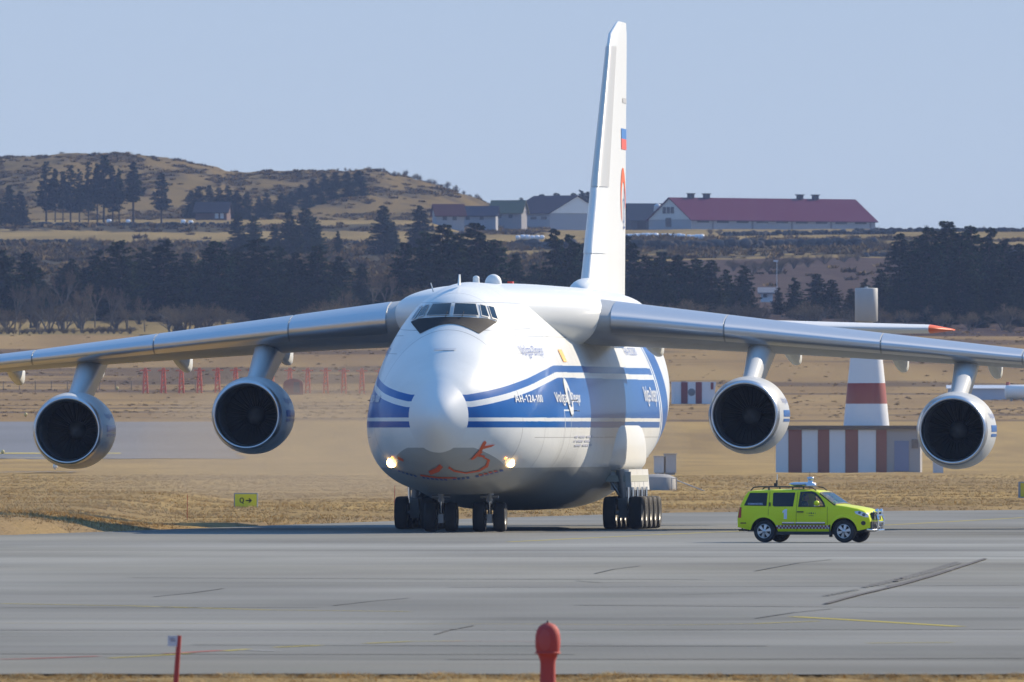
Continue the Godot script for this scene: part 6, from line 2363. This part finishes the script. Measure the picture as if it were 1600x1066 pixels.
# ---------- grass ----------
func tuft(sd: int, blades: int, spread: float) -> ArrayMesh:
	var rg := RandomNumberGenerator.new()
	rg.seed = sd
	var tris := []
	for k in blades:
		var a := rg.randf() * TAU
		var o := Vector3(rg.randf_range(-0.35, 0.35), 0, rg.randf_range(-0.35, 0.35))
		var d := Vector3(cos(a) * spread, rg.randf_range(0.5, 1.0), sin(a) * spread)
		var w := Vector3(-sin(a), 0, cos(a)) * 0.05
		var c := Color(1, 1, 1) * rg.randf_range(0.75, 1.15)
		var mid := o + d * 0.55
		tris.append([o - w, mid, o + w, c])
		tris.append([o - w * 0.2 + d * 0.3, o + d + Vector3(cos(a), -0.25, sin(a)) * 0.25, o + w + d * 0.3, c])
	return leaf_mesh(tris)

func build_grass():
	var gm := vmat(0.95)
	gm.backlight_enabled = true
	gm.backlight = lin(0.10, 0.075, 0.03)
	var rg := RandomNumberGenerator.new()
	rg.seed = 12
	for part in 2:
		var spots := []
		if part == 0:
			for k in 26000:
				var d := lerpf(238.0, 284.0, pow(rg.randf(), 0.6))
				var x := rg.randf_range(-11.0, 11.0)
				if d > 280.5 + 1.6 * noise2.get_noise_1d(x * 6.0): continue
				var n := noise2.get_noise_2d(x * 18.0, d * 6.0)
				if rg.randf() < 0.3 - n * 0.9: continue
				spots.append([x, d, rg.randf_range(0.04, 0.11) * (1.0 + 0.6 * n), 0.4 + n])
		else:
			for k in 90000:
				var d := lerpf(640.0, 1500.0, pow(rg.randf(), 1.5))
				var x := rg.randf_range(-0.042, 0.042) * d
				if d < far_edge(x) + 1.5: continue
				var n := noise.get_noise_2d(x * 3.0, d * 1.2)
				if rg.randf() < 0.25 - n * 1.2: continue
				spots.append([x, d, rg.randf_range(0.07, 0.20) * (1.0 + 0.7 * n), 0.5 + n * 1.2])
		var mm := MultiMesh.new()
		mm.transform_format = MultiMesh.TRANSFORM_3D
		mm.use_colors = true
		mm.mesh = tuft(3 + part, 9, 0.55)
		mm.instance_count = spots.size()
		for k in spots.size():
			var q: Array = spots[k]
			var y: float = -0.02 if part == 0 else gh(q[0], q[1])
			if part == 1 and q[1] < 960.0:
				var fe := far_edge(q[0])
				var t := smoothstep(fe + 1.0, fe + 14.0, q[1])
				y = lerpf(-0.03, 0.10, t) + 0.10 * noise.get_noise_2d(q[0] * 5.0, q[1] * 2.0) * t + 0.45 * smoothstep(-14.0, -19.0, q[0]) * smoothstep(fe + 1.0, fe + 6.0, q[1])
			mm.set_instance_transform(k, Transform3D(Basis(Vector3.UP, rg.randf() * TAU).scaled(Vector3(1.5, 1, 1.5) * q[2]), Vector3(q[0], y - 0.01, -q[1])))
			var t := clampf(q[3] + rg.randf_range(-0.3, 0.3), 0.0, 1.0)
			mm.set_instance_color(k, Color(0.30, 0.215, 0.12).lerp(Color(0.54, 0.39, 0.19), t))
		var o := MultiMeshInstance3D.new()
		o.name = numbered("grass")
		o.multimesh = mm
		o.material_override = gm
		add_child(o)
		tag(o, "short dry yellow grass of the verge nearest the red post" if part == 0 else "dry tan grass of the field beyond the apron", "grass", "", "stuff")

func build_dust():
	# dust blown up by the engines; last volume is haze added for shimmer
	for q in [[-11.0, 2.0, 960.0, 26.0, 8.5, 100.0, 0.0048], [-17.5, 0.4, 720.0, 9.0, 2.2, 60.0, 0.0024], [-6.0, 3.0, 1100.0, 34.0, 11.0, 160.0, 0.0026], [34.0, 3.0, 1250.0, 40.0, 9.0, 200.0, 0.0005]]:
		var fm := FogMaterial.new()
		fm.albedo = lin(0.62, 0.50, 0.36)
		fm.density = q[6]
		var v := FogVolume.new()
		v.name = numbered("dust")
		v.shape = RenderingServer.FOG_VOLUME_SHAPE_ELLIPSOID
		v.size = Vector3(q[3], q[4], q[5])
		v.material = fm
		add_child(v)
		v.position = Vector3(q[0], q[1], -q[2])
		tag(v, "thin brown dust behind the engines, added haze by the striped building", "dust", "", "stuff")
